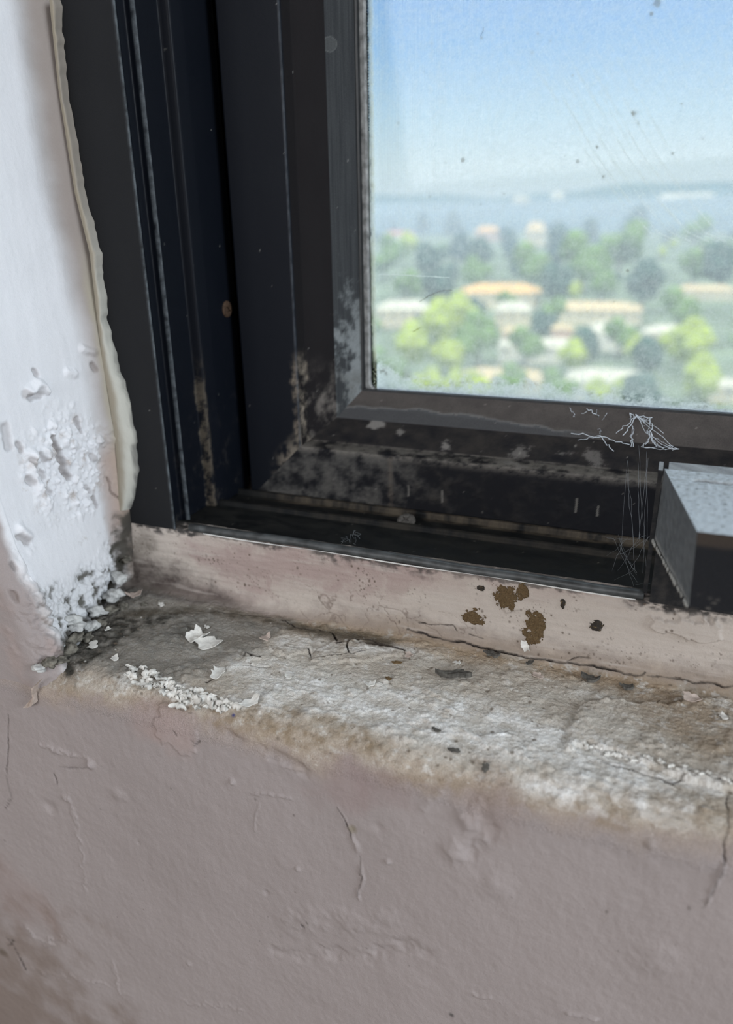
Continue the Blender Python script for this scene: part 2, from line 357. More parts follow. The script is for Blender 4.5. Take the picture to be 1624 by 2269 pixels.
# -- relief
H += 0.0045 * fbm(A * 3.2, B * 3.2, 3, 81) * (onw + 0.3)
H += 0.0013 * f1 * onw + 0.0007 * onw * fbm(A * 30, B * 30, 4, 82) + 0.0005 * onw * fbm(A * 90, B * 60, 3, 85)
H += onk * (0.0016 * fbm(A * 10, B * 22, 4, 83) + 0.0012 * fstr + 0.0006 * f2)
H += ons * (0.0035 * f1 + 0.0020 * fbm(A * 40, B * 44, 5, 84, 0.6) + 0.0012 * f3)
wr, w2 = worley(A * 55, B * 60, 9)
H += ons * 0.0025 * sst(0.5, 0.1, wr) * sst(-0.1, 0.3, f1)
H += 0.0014 * wh * (1 + 1.6 * fr1)
# paint layer lifted above the mortar: a small step at ragged outlines
def plate(pts, h, warp=0.02, soft=0.0022, fr=26, seed=0):
    return h * poly_mask(A, B, pl(*pts), soft, warp, fr, seed)
H += plate([(340, 1590), (380, 1570), (450, 1610), (442, 1650), (395, 1668), (350, 1650)], 0.0022, 0.035, fr=16, seed=90)
H += plate([(585, 1420), (640, 1405), (690, 1412), (690, 1440), (640, 1460), (600, 1440)], 0.003, 0.012, seed=91)
H += plate([(700, 1445), (740, 1420), (800, 1430), (890, 1440), (900, 1450), (780, 1470), (690, 1465)], 0.003, 0.012, seed=92)
H += plate([(1250, 1665), (1300, 1645), (1400, 1680), (1480, 1715), (1560, 1740), (1640, 1755), (1640, 1560), (1300, 1560)], 0.006, 0.018, seed=93)
H += plate([(1450, 1365), (1600, 1370), (1610, 1410), (1560, 1425), (1500, 1405), (1440, 1400)], 0.006, 0.02, seed=94)
H += plate([(1010, 1610), (1130, 1640), (1180, 1680), (1100, 1670)], 0.0025, 0.02, seed=95)
H += plate([(1110, 1330), (1140, 1325), (1150, 1350), (1120, 1358)], 0.003, 0.004, seed=96)
# raised ridges of paint (light) and cracks (dark)
def ridge(pts, h, wd, jit=0.004, dark=0.0, seed=0):
    global H, C
    if seed < 35: h = h * (1.0 if seed in (1, 9, 10, 12, 13) else 0.75); wd = wd * (1.3 if seed in (1, 9, 10, 12, 13) else 0.8); jit = jit * (0.9 if seed in (1, 9, 10, 12, 13) else 1.6)
    q = np.array(pl(*pts)); pd = 0.02 + wd * 2
    a0, a1 = np.searchsorted(US, (q[:, 0].min() - pd, q[:, 0].max() + pd)); b0, b1 = np.searchsorted(SS, (q[:, 1].min() - pd, q[:, 1].max() + pd))
    if a1 - a0 < 2 or b1 - b0 < 2: return
    w_ = (slice(a0, a1), slice(b0, b1)); a_, b_ = A[w_], B[w_]
    d, t, sg = seg_dist(a_ + jit * fbm(a_ * 45, b_ * 45, 4, seed + 200), b_ + jit * fbm(a_ * 45 + 9, b_ * 45, 4, seed + 300), q, 0.02 + wd * 3)
    vary = 0.35 + 0.9 * sst(-0.35, 0.35, fbm(a_ * 30 + seed, b_ * 30, 3, seed + 600))
    k = sst(wd, 0, d) * sst(0, 0.15, t) * (1 - sst(0.85, 1, t) * 0.999); H[w_] += h * k * vary
    if dark: C[w_] = mixc(C[w_], (0.05, 0.04, 0.035), np.clip(dark * sst(wd, wd * 0.3, d) * (0.4 + 0.8 * vary), 0, 1))
ridge([(445, 1600), (520, 1640), (600, 1670), (660, 1700), (690, 1725)], -0.004, 0.010, 0.01, seed=1)
ridge([(620, 1700), (650, 1703), (685, 1722)], 0.003, 0.006, seed=2)
ridge([(540, 1755), (575, 1758), (600, 1757), (640, 1768), (655, 1775)], 0.0035, 0.0035, 0.006, seed=3)
ridge([(572, 1770), (565, 1850)], 0.002, 0.003, seed=4)
ridge([(745, 1790), (765, 1820), (780, 1855), (798, 1895)], 0.004, 0.006, 0.004, seed=5)
ridge([(798, 1905), (802, 1940), (800, 1965), (792, 2000)], 0.004, 0.005, 0.004, seed=6)
ridge([(748, 1790), (765, 1826), (779, 1860)], -0.003, 0.0022, 0.003, 0.6, seed=7)
ridge([(798, 1900), (801, 1940), (794, 1985)], -0.003, 0.002, 0.003, 0.45, seed=8)
ridge([(1020, 1760), (1060, 1790), (1075, 1830), (1055, 1870), (1020, 1900)], -0.006, 0.016, 0.006, seed=9)
ridge([(1000, 1790), (1040, 1810), (1050, 1850), (1020, 1880), (970, 1890)], 0.005, 0.02, 0.01, seed=10)
ridge([(930, 1800), (950, 1770), (980, 1750)], 0.0035, 0.015, seed=11)
ridge([(585, 2105), (640, 2120), (720, 2115), (820, 2120), (900, 2095), (980, 2120)], -0.004, 0.014, 0.012, seed=12)
ridge([(600, 2050), (700, 2040), (800, 2050), (900, 2040)], 0.003, 0.03, 0.012, seed=13)
ridge([(45, 2040), (65, 2060), (85, 2080), (120, 2090)], 0.004, 0.006, 0.012, seed=14)
ridge([(90, 2095), (120, 2080), (165, 2085)], 0.0035, 0.005, 0.012, seed=15)
ridge([(60, 2140), (110, 2160), (180, 2165), (260, 2190)], 0.003, 0.006, 0.012, seed=16)
ridge([(15, 2080), (30, 2100), (45, 2125), (60, 2150)], -0.003, 0.0035, 0.004, 0.7, seed=17)
ridge([(18, 2095), (28, 2085)], -0.003, 0.003, 0.004, 0.7, seed=18)
ridge([(80, 1640), (110, 1660), (180, 1680), (215, 1700)], 0.004, 0.008, 0.012, seed=19)
ridge([(130, 1700), (170, 1705), (205, 1702)], -0.003, 0.003, 0.003, 0.25, seed=20)
ridge([(118, 1715), (128, 1740)], -0.003, 0.0025, 0.003, 0.6, seed=21)
ridge([(150, 1750), (165, 1830), (180, 1890), (190, 1990)], 0.0025, 0.006, 0.008, seed=22)
ridge([(20, 1580), (20, 1640), (15, 1720), (25, 1770), (10, 1792)], -0.003, 0.002, 0.002, 0.45, seed=23)
ridge([(1612, 1760), (1614, 1830), (1606, 1880), (1604, 1920)], -0.004, 0.0025, 0.003, 0.6, seed=24)
ridge([(1602, 1900), (1600, 1935), (1575, 1975), (1560, 2010)], 0.0045, 0.005, 0.003, seed=25)
ridge([(1604, 1925), (1585, 1965), (1558, 2015)], -0.003, 0.002, 0.003, 0.3, seed=26)
ridge([(1248, 2240), (1270, 2246), (1300, 2252), (1330, 2262)], 0.005, 0.004, 0.003, seed=27)
ridge([(1030, 2200), (1090, 2210)], 0.003, 0.006, 0.006, seed=28)
ridge([(325, 2250), (345, 2262)], 0.003, 0.006, 0.008, seed=29)
ridge([(245, 2120), (258, 2155), (270, 2200), (300, 2215)], 0.0025, 0.006, 0.01, seed=30)
ridge([(400, 2225), (480, 2230), (540, 2245)], 0.002, 0.006, 0.01, seed=31)
ridge([(430, 1650), (440, 1640)], -0.003, 0.0025, 0.003, 0.7, seed=32)
ridge([(425, 1640), (437, 1652)], -0.003, 0.002, 0.003, 0.6, seed=33)
ridge([(385, 1618), (392, 1630)], -0.002, 0.002, 0.003, 0.5, seed=34)
# cracks on the sill and under the kerb
for i, (pts, wd, dk) in enumerate((([(622, 1375), (665, 1392), (700, 1395), (735, 1402), (745, 1415), (748, 1425)], 0.0020, 0.95),
        ([(748, 1428), (775, 1418), (815, 1416), (860, 1430), (896, 1443)], 0.0032, 0.9), ([(775, 1418), (768, 1432), (772, 1452)], 0.0018, 0.8),
        ([(630, 1435), (685, 1440), (690, 1462), (730, 1457), (810, 1450)], 0.0013, 0.75),
        ([(900, 1395), (960, 1410), (1030, 1425), (1090, 1440), (1150, 1452), (1200, 1462), (1260, 1468), (1310, 1473), (1395, 1492), (1420, 1498), (1432, 1492)], 0.0024, 0.95),
        ([(1432, 1494), (1480, 1500), (1560, 1512), (1624, 1522)], 0.0015, 0.6), ([(925, 1378), (960, 1384), (1005, 1386), (1015, 1398)], 0.0012, 0.9),
        ([(1040, 1405), (1070, 1415)], 0.001, 0.8), ([(1255, 1466), (1280, 1458), (1310, 1456)], 0.0012, 0.6), ([(540, 1455), (546, 1448), (575, 1458)], 0.0025, 0.9),
        ([(420, 1360), (470, 1355), (560, 1362), (600, 1370)], 0.0018, 0.7), ([(1340, 1690), (1400, 1710), (1450, 1722), (1490, 1740)], 0.0026, 0.5), ([(1490, 1740), (1530, 1716), (1590, 1735), (1640, 1742)], 0.0022, 0.6),
        ([(800, 1425), (850, 1428)], 0.004, 0.85), ([(540, 1475), (600, 1478)], 0.001, 0.5), ([(455, 1510), (480, 1500)], 0.0015, 0.8))):
    ridge(pts, -0.005, wd, 0.004, dk, seed=40 + i)
# web of hairline cracks on the kerb, centre left
d1, d2 = worley(A * 16 + f1, B * 22 + f1, 15)
hair = sst(0.045, 0.01, d2 - d1) * onk * poly_mask(A, B, pl((680, 1310), (900, 1340), (1050, 1390), (1060, 1420), (640, 1370)), 0.02, 0.04, 12, 2)
C = mixc(C, (0.16, 0.12, 0.10), hair * 0.6); H -= 0.001 * hair
# dents on the wall, little pits and a nail hole
for (x, y, r, h) in ((515, 1732, 0.007, 0.005), (860, 1908, 0.006, 0.004), (590, 1980, 0.008, -0.003), (835, 1832, 0.012, -0.002), (1230, 1778, 0.012, 0.003), (660, 1925, 0.006, 0.003), (305, 1870, 0.005, -0.003), (1440, 1870, 0.008, 0.004), (1100, 1960, 0.03, 0.003), (1450, 2120, 0.04, 0.003), (260, 1760, 0.02, 0.003), (110, 1790, 0.02, -0.004), (420, 2135, 0.008, 0.003), (145, 1770, 0.012, 0.004), (200, 1695, 0.012, 0.006)):
    a, b = px(x, y); d = np.hypot(A - a, B - b); H += h * sst(r, 0, d + r * 0.3 * f2)
a, b = px(671, 2052); d = np.hypot((A - a) * 1.2, B - b); k = sst(0.0045, 0.002, d); C = mixc(C, (0.004, 0.004, 0.004), k); H -= 0.012 * k
# specks on the lower wall
sp5 = specks(A * 20, B * 20, 25, 0.25, 0.02, 0.06)
C = mixc(C, (0.12, 0.10, 0.09), onw * sp5 * 0.6)
py_, pz_ = prof(B)
P0 = np.stack([A, py_, pz_], -1)
# profile normal (points into the room / up), from a smoothed profile
ty = np.interp(B + 0.006, PS, PROF[:, 0]) - np.interp(B - 0.006, PS, PROF[:, 0]); tz = np.interp(B + 0.006, PS, PROF[:, 1]) - np.interp(B - 0.006, PS, PROF[:, 1])
ln = np.hypot(ty, tz); NN = np.stack([np.zeros_like(A), tz / ln, -ty / ln], -1)
# broad hollow at the left end of the sill
P = P0 + NN * H[..., None]
def cut(s0, s1, extra=None, umin=-2):
    i0 = np.searchsorted(SS, s0); i1 = np.searchsorted(SS, s1) + 1; u0 = np.searchsorted(US, umin)
    return dict(P=P[u0:, i0:i1], C=C[u0:, i0:i1])
s_k = SS[np.searchsorted(SS, S_KERB)]; s_s = SS[np.searchsorted(SS, S_SILL)]
kerb = grid_obj('trim_1', [cut(0, s_k, umin=-0.90)], M_PLASTER, boxes=[(-0.95, 3.2, 0.012, 0.40, -0.66, -0.508), (U_hi, 3.2, -0.005, 0.02, -0.66, -0.50)], box_col=KERBC)
tag(kerb, 'pinkish painted plaster kerb with brown mud stains, between black window frame and sill', 'kerb', kind='structure')
gB = cut(s_s, PS[-1])
sill = grid_obj('trim_2', [cut(s_k, s_s, umin=-0.90)], M_SILL, boxes=[(-0.95, U_hi, -0.20, 0.02, -0.70, -0.65), (U_hi, 3.2, -0.288, 0.012, -0.70, -0.615)], box_col=SILLC)
tag(sill, 'bare weathered window sill with white salt crust, grey mould and cracks', 'window sill', kind='structure')

# ------------------------------------------------------------------ reveal (wall_left) and the wall's corner beside it
ZT = [-0.70, -0.62, -0.537, -0.50, -0.448, -0.327, -0.20, -0.09, 0.039, 0.15, 0.28, 2.5]
XBT = [-0.875, -0.873, -0.868, -0.867, -0.868, -0.857, -0.859, -0.866, -0.876, -0.878, -0.880, -0.880]
ZF = [-0.70, -0.62, -0.56, -0.50, -0.44, -0.36, -0.25, 0.0, 2.5]
XFT = [-0.780, -0.788, -0.800, -0.818, -0.842, -0.858, -0.868, -0.885, -0.9]
def xb(z): return np.interp(z, ZT, XBT)
def xf(z): return np.interp(z, ZF, XFT)
YF = -0.287; RC = 0.035
def rev(s, z):
    """s 0 at the frame, growing towards the room, then round the corner to the left"""
    L1 = -YF - RC; B_, F_ = xb(z), xf(z)
    y = np.where(s < L1, -s, 0); x = B_ + (F_ - B_) * np.minimum(s, L1 + RC) / (L1 + RC)
    a = np.clip((s - L1) / (RC * math.pi / 2), 0, 1) * math.pi / 2
    x = np.where(s > L1, F_ - RC * (1 - np.cos(a)), x); y = np.where(s > L1, YF + RC * (1 - np.sin(a)), y)
    over = np.maximum(s - L1 - RC * math.pi / 2, 0); x = x - over
    # fillet where the reveal runs against the frame
    f = sst(0.05, 0.0, s); x = x + 0.020 * f * f
    return x, y
def rp(x, y):
    """a point seen on the reveal -> (s, z)"""
    d = ray(x, y); best = None
    ts = np.linspace(0.5, 1.6, 2200); q = ts[:, None] * d[None]; yy = q[:, 1] - 1
    s = np.clip(-yy, 0, 0.30); gx, gy = rev(s, q[:, 2]); k = np.argmax((q[:, 0] < gx))
    return (s[k], q[k, 2])
def rl(*a): return [rp(*p) for p in a]
SR = np.concatenate([np.arange(0, 0.30, 0.0016), np.arange(0.30, 0.62, 0.004)]); ZR = np.concatenate([np.arange(-0.70, 0.36, 0.0018), [0.6, 1.2, 2.5]])
A, B = np.meshgrid(SR, ZR, indexing='ij'); X, Y = rev(A, B)
f1 = fbm(A * 14, B * 14, 5, 111); f2 = fbm(A * 55, B * 55, 4, 121); f3 = fbm(A * 150, B * 150, 3, 131); f4 = fbm(A * 6, B * 6, 3, 141)
C = np.zeros(A.shape + (3,)) + np.array((0.84, 0.855, 0.89)); C *= (1 + 0.05 * f4)[..., None]
Hr = 0.0035 * fbm(A * 4, B * 2.5, 3, 151) + 0.0012 * f1 + 0.0008 * fbm(A * 40, B * 8, 4, 152)
low = sst(-0.22, -0.40, B + 0.04 * f1)                    # the lower end is blistered
# tan plaster near the frame, painted darker for the shade beside the flange
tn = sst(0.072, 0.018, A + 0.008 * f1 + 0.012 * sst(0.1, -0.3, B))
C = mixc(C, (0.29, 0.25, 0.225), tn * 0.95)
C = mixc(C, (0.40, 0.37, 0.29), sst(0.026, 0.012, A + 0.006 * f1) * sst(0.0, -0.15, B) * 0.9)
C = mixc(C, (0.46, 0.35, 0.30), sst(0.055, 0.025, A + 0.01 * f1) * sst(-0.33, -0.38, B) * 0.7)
wr, w2 = worley(A * 42, B * 42, 33); wr2, _ = worley(A * 90, B * 90, 34)
bl = low * sst(0.13, 0.0, np.abs(A - 0.12) - 0.05) 
rough = poly_mask(A, B, rl((160, 920), (230, 960), (250, 1060), (200, 1130), (100, 1130), (60, 1050), (70, 960), (110, 930)), 0.03, 0.05, 14, 5)
lump = poly_mask(A, B, rl((40, 1330), (150, 1300), (230, 1240), (285, 1180), (285, 1330), (140, 1480), (60, 1440)), 0.02, 0.04, 14, 6)
Hr += rough * (0.006 * sst(0.5, 0.05, wr) * sst(-0.3, 0.3, f1) + 0.003 * sst(0.45, 0.05, wr2) + 0.003 * f2)
Hr += low * 0.002 * sst(0.35, 0.05, wr) * sst(0.1, 0.4, f1)
Hr += lump * (0.014 * f1 + 0.007 * f2 + 0.003 * sst(0.5, 0, wr2) + 0.003 * f3)
fr = rich(A * 26, B * 26, 161); C = mixc(C, (0.42, 0.35, 0.30), np.clip(rough * sst(0.1, 0.7, -fr) * 0.8, 0, 1)); C = mixc(C, (0.40, 0.36, 0.31), low * sst(0.35, 0.8, fr) * 0.5)
C = mixc(C, (0.62, 0.64, 0.66), lump * 0.6)
C = mixc(C, (0.10, 0.095, 0.08), np.clip(lump * sst(0.02, 0.4, -f2 - 0.2 * f1 + 0.45 * sst(-0.56, -0.66, B)) * 0.95, 0, 1))
bm = seg_dist(A, B, rl((285, 1150), (270, 1240), (255, 1310), (190, 1390), (130, 1450)), 0.1)[0]
C = mixc(C, (0.06, 0.055, 0.045), 0.95 * sst(0.030, 0.004, bm + 0.02 * f2))
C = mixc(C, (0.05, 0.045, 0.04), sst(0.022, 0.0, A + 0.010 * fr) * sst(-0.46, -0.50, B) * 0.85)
Hr += 0.006 * sst(0.03, 0.0, np.abs(A - 0.262)) * sst(-0.40, -0.50, B) * (0.4 + 1.2 * fr)
C = mixc(C, (0.36, 0.30, 0.27), sst(0.02, 0.0, np.abs(A - 0.262 + 0.012 * fr)) * sst(-0.42, -0.52, B) * 0.5)
# pink paint beyond the corner
pk = sst(0.256, 0.272, A + 0.012 * f1)
C = mixc(C, PINK, pk); C = mixc(C, (0.40, 0.31, 0.285), pk * 0.35 * sst(0, 0.4, f1))
def rridge(pts, h, wd, dark=0, jit=0.006, seed=0, dc=(0.16, 0.12, 0.10)):
    global Hr, C
    q = np.array(rl(*pts)); pd = 0.03
    a0, a1 = np.searchsorted(SR, (q[:, 0].min() - pd, q[:, 0].max() + pd)); b0, b1 = np.searchsorted(ZR, (q[:, 1].min() - pd, q[:, 1].max() + pd))
    if a1 - a0 < 2 or b1 - b0 < 2: return
    w_ = (slice(a0, a1), slice(b0, b1)); a_, b_ = A[w_], B[w_]
    d, t, sg = seg_dist(a_ + jit * fbm(a_ * 40, b_ * 40, 4, seed + 400), b_ + jit * fbm(a_ * 40 + 5, b_ * 40, 4, seed + 500), q, 0.03)
    Hr[w_] += h * sst(wd, 0, d)
    if dark: C[w_] = mixc(C[w_], dc, np.clip(dark * sst(wd, wd * 0.4, d), 0, 1))
rridge([(115, 972), (130, 1005), (140, 1040), (152, 1056)], -0.012, 0.009, 0.6, seed=1)
rridge([(168, 930), (180, 955)], -0.008, 0.006, 0.45, seed=2)
rridge([(60, 868), (85, 852), (100, 865)], 0.009, 0.010, 0.0, seed=3)
rridge([(55, 872), (70, 882), (88, 872)], -0.006, 0.008, 0.4, seed=4)
rridge([(45, 1170), (60, 1190)], 0.008, 0.012, 0, seed=5); rridge([(40, 1190), (60, 1198)], -0.006, 0.008, 0.45, seed=6)
rridge([(70, 1010), (75, 1060), (95, 1100), (110, 1120)], 0.006, 0.014, 0, seed=7)
rridge([(10, 950), (20, 990)], -0.006, 0.012, 0.3, seed=8)
rridge([(75, 820), (78, 830)], -0.005, 0.007, 0.4, seed=9)
rridge([(185, 775), (205, 780)], 0.006, 0.01, 0, seed=10); rridge([(205, 808), (210, 818)], -0.005, 0.007, 0.4, seed=11)
rridge([(150, 825), (165, 830)], 0.005, 0.01, 0, seed=12)
rridge([(235, 1060), (245, 1090), (275, 1110)], -0.003, 0.003, 0.5, seed=13)
rridge([(205, 1100), (215, 1120)], -0.006, 0.006, 0.5, seed=14)
for x, y in ((40, 985), (65, 1020), (90, 1010), (85, 1045), (60, 1060), (105, 1080), (20, 1320), (30, 1250), (200, 1010), (190, 1080)):
    rridge([(x, y), (x + 8, y + 10)], -0.005, 0.007, 0.4, seed=x)
a, b = rp(174, 445); C = mixc(C, (0.03, 0.03, 0.03), sst(0.004, 0.002, np.hypot(A - a, B - b)))
Pn = np.stack([X, Y, B], -1); NR = grid_normals(Pn); NR *= np.sign(NR[..., :1] + 1e-9) * np.where(A[..., None] < 0.28, 1, 0) + np.where(A[..., None] < 0.28, 0, -np.sign(NR[..., 1:2] + 1e-9))
fade = sst(0.0, 0.006, A)
PR = Pn + NR * (Hr * fade)[..., None]
ic = np.searchsorted(SR, 0.268)
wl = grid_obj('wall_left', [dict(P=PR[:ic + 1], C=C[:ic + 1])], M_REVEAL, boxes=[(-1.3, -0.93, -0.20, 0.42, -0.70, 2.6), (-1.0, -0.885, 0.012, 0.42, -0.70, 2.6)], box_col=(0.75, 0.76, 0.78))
tag(wl, 'white painted window reveal with blistered flaking plaster, left of the black frame', 'wall', kind='structure')
gC = dict(P=PR[ic:], C=C[ic:])
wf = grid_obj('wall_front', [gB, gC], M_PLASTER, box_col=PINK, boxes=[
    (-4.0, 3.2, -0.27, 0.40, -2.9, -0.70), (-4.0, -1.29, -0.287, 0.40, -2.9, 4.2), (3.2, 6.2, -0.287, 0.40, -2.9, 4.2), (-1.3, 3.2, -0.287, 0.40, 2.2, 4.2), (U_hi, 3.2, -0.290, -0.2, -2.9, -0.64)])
tag(wf, 'dull pinkish painted plaster wall with cracks and bumps below the sill', 'wall', kind='structure')

# the rest of the room, behind the camera
FZ = -CZ / S
def shell(name, box, mat):
    vs, fs = boxes_np([box]); vs = [W(*v) for v in vs]
    o = poly_obj(name, vs, fs, mat, origin=W((box[0] + box[1]) / 2, (box[2] + box[3]) / 2, box[4])); tag(o, kind='structure'); return o
shell('floor', (-4.2, 6.4, -9.2, 0.40, FZ - 0.3, FZ), M_FLOORM)
shell('ceiling', (-4.2, 6.4, -9.2, 0.40, 4.2, 4.5), M_ROOM)
shell('wall_back', (-4.2, 6.4, -9.5, -9.2, FZ, 4.2), M_ROOM)
shell('wall_right', (6.2, 6.4, -9.2, -0.287, FZ, 4.2), M_ROOM)
shell('wall_far_left', (-4.2, -4.0, -9.2, -0.287, FZ, 4.2), M_ROOM)

# ------------------------------------------------------------------ window_1
win = empty('window_1', W(0, 0, -0.5), kind='structure')
tag(win, 'black aluminium sliding window with a dirty glass pane overlooking a town', 'window')
BLK = (0.0045, 0.0062, 0.0105); GRY = (0.0135, 0.0142, 0.0158); BRN = (0.010, 0.009, 0.010)
DUST = (0.15, 0.135, 0.115); PALE = (0.33, 0.36, 0.38)
def densify(pts, step):
    """profile points (x, y, z) -> dense samples with index coordinate"""
    pts = np.array(pts, float); out = []; idx = []
    for i in range(len(pts) - 1):
        n = max(1, int(np.ceil(np.linalg.norm(pts[i + 1] - pts[i]) / step)))
        for k in range(n): out.append(pts[i] + (pts[i + 1] - pts[i]) * k / n); idx.append(i + k / n)
    out.append(pts[-1]); idx.append(len(pts) - 1)
    return np.array(out), np.array(idx)
def bevel(pts, r=0.0025):
    pts = [np.array(p, float) for p in pts]; out = [pts[0]]
    for i in range(1, len(pts) - 1):
        a, b, c = pts[i - 1], pts[i], pts[i + 1]; la, lc = np.linalg.norm(a - b), np.linalg.norm(c - b)
        out += [b + (a - b) * min(r / la, .4), b + (a - b) * min(r * 0.3 / la, .12) + (c - b) * min(r * 0.3 / lc, .12), b + (c - b) * min(r / lc, .4)]
    return out + [pts[-1]]
# corner points of each step: jamb X, depth y, rail Z
def upright(prof3, z_hi=2.2, r=0.0025, step=0.003, zlo=None):
    p, idx = densify(bevel(prof3, r) if r else prof3, step)
    top = 0.33; vz = np.concatenate([np.linspace(0, 1, 420), [1.3, 3.1]])
    z0 = p[:, 2] if zlo is None else np.full(len(p), zlo)
    Z = z0[:, None] + (top - z0[:, None]) * vz[None, :]; Z[:, -2] = 1.0; Z[:, -1] = z_hi
    P = np.stack([np.repeat(p[:, :1], len(vz), 1), np.repeat(p[:, 1:2], len(vz), 1), Z], -1); return P, idx
def level(prof3, x_hi=3.2, r=0.0025, step=0.003, xlo=None):
    p, idx = densify(bevel(prof3, r) if r else prof3, step)
    top = 0.30; vx = np.concatenate([np.linspace(0, 1, 560), [1.3, 3.1]])
    x0 = p[:, 0] if xlo is None else np.full(len(p), xlo)
    Xx = x0[:, None] + (top - x0[:, None]) * vx[None, :]; Xx[:, -2] = 1.0; Xx[:, -1] = x_hi
    P = np.stack([Xx, np.repeat(p[:, 1:2], len(vx), 1), np.repeat(p[:, 2:3], len(vx), 1)], -1); return P, idx
def nearest_band(v, a, b, soft): return sst(a - soft, a + soft, v) * (1 - sst(b - soft, b + soft, v))
XF = -0.757
# outer jamb: flange facing the room, then the side wall with its ribs
Zb = -0.498
JAMB = [(-0.90, 0.01, Zb), (-0.90, 0.0, Zb), (XF, 0.0, Zb), (XF - 0.001, 0.008, Zb), (XF - 0.016, 0.009, Zb), (XF - 0.016, 0.043, Zb), (XF - 0.001, 0.046, Zb), (XF - 0.001, 0.050, Zb), (XF - 0.012, 0.052, Zb), (XF - 0.012, 0.117, Zb),
        (XF + 0.005, 0.120, Zb), (XF + 0.008, 0.150, Zb), (XF + 0.008, 0.24, Zb), (XF - 0.05, 0.25, Zb), (XF - 0.05, 0.36, Zb), (XF + 0.08, 0.362, Zb)]
P, idx = upright(JAMB)
cc = P[:, :, 0] + P[:, :, 1]; zz = P[:, :, 2]; f1 = fbm(cc * 20, zz * 12, 5, 201); f2 = fbm(cc * 80, zz * 80, 4, 202)
Cc = np.zeros(P.shape) + np.array(BLK)
Cc = mixc(Cc, GRY, (P[:, :, 1] < 0.003) * 1.0)
Dd = np.clip(0.15 + 0.15 * f1 + 0.5 * (P[:, :, 1] < 0.003), 0, 1)
bot = sst(-0.22, -0.5, zz + 0.06 * f1)
fr = rich(cc * 30, zz * 30, 203); dm = bot * sst(0.0, 0.7, fr - 0.1) * (P[:, :, 1] > 0.004); Cc = mixc(Cc, DUST, dm * 0.18); Dd = np.maximum(Dd, dm)
e = sst(0.006, 0.001, np.abs(P[:, :, 1] - 0.121 + 0.008 * fr)) * sst(-0.20, -0.32, zz + 0.03 * f1) * sst(-0.5, 0.3, fr)
Cc = mixc(Cc, (0.16, 0.135, 0.10), e * 0.55)
sp = specks(cc * 40, zz * 40, 44, 0.12, 0.02, 0.08); Cc = mixc(Cc, (0.26, 0.26, 0.24), sp * 0.5)
# chalky wear and painted-in highlight lines on edges
eg = np.maximum(nearest_band(P[:, :, 1], 0.0003, 0.0028, 0.0008) * (P[:, :, 0] > XF - 0.004), nearest_band(P[:, :, 1], 0.0445, 0.0475, 0.001) * (P[:, :, 0] > XF - 0.006))
Cc = mixc(Cc, (0.13, 0.15, 0.165), np.clip(eg * (0.55 + 0.8 * f2), 0, 1))
jamb = grid_obj('frame_jamb', [dict(P=P, C=Cc, D=Dd)], M_METAL, win); tag(jamb, 'dark grey flange and black ribbed channel')
# sill track: floor with a rib
TR = [(XF - .02, 0.012, -0.53), (XF - .02, 0.012, -0.4985), (XF - .02, 0.060, -0.4985), (XF - .02, 0.130, -0.4985), (XF - .02, 0.131, -0.490), (XF - .02, 0.141, -0.490), (XF - .02, 0.142, -0.500), (XF - .02, 0.196, -0.5005), (XF - .02, 0.197, -0.4905), (XF - .02, 0.206, -0.4905), (XF - .02, 0.207, -0.520), (XF - .02, 0.355, -0.52), (XF - .02, 0.356, -0.44)]
P, idx = level(TR, xlo=XF - 0.02, r=0.0018)
xx, yy = P[:, :, 0], P[:, :, 1]; f1 = fbm(xx * 14, yy * 30, 5, 211); f2 = fbm(xx * 60, yy * 90, 4, 212)
fr = rich(xx * 22, yy * 36, 213); Cc = np.zeros(P.shape) + np.array((0.0065, 0.0075, 0.0085)); dm = np.clip(0.30 + 0.9 * fr, 0, 1)
Cc = mixc(Cc, (0.06, 0.058, 0.050), dm * 0.28); Dd = np.clip(0.35 + dm * 0.5, 0, 1)
e = np.maximum(nearest_band(yy, 0.185, 0.209, 0.002), 0.22 * nearest_band(yy, 0.128, 0.140, 0.002)) * sst(-0.6, 0.5, fr) * sst(-0.72, -0.60, xx)
Cc = mixc(Cc, (0.12, 0.097, 0.07), e * 0.6)
sp = specks(xx * 50, yy * 60, 45, 0.2, 0.03, 0.10); Cc = mixc(Cc, (0.25, 0.23, 0.20), sp * 0.5)
o = grid_obj('sill_track', [dict(P=P, C=Cc, D=Dd)], M_METAL, win); tag(o, 'dusty black lower track')
# rounded weather strip in front of the track
def tube_pts(path, r, n=10):
    path = [np.array(p, float) for p in path]; vs = []; fs = []
    for i, p in enumerate(path):
        t = path[min(i + 1, len(path) - 1)] - path[max(i - 1, 0)]; t /= max(np.linalg.norm(t), 1e-9)
        a = np.cross(t, [0, 0, 1.0]); 
        if np.linalg.norm(a) < 0.1: a = np.cross(t, [0, 1.0, 0])
        a /= np.linalg.norm(a); b = np.cross(t, a); rr = r[i] if hasattr(r, '__len__') else r
        for k in range(n):
            q = p + rr * (a * math.cos(2 * math.pi * k / n) + b * math.sin(2 * math.pi * k / n)); vs.append(tuple(q))
    for i in range(len(path) - 1):
        for k in range(n): fs.append((i * n + k, i * n + (k + 1) % n, (i + 1) * n + (k + 1) % n, (i + 1) * n + k))
    fs.append(tuple(range(n))[::-1]); m = (len(path) - 1) * n; fs.append(tuple(m + k for k in range(n)))
    return vs, fs
path = [(x, 0.004, -0.4915 + 0.0012 * math.sin(x * 9) + 0.0006 * math.sin(x * 31)) for x in np.concatenate([np.arange(-0.728, 0.0, 0.02), [0.0]])]
vs, fs = tube_pts(path, 0.0065, 12); vs2, fs2 = tube_pts([(p[0], p[1] + 0.012, p[2] - 0.002) for p in path], 0.004, 8)
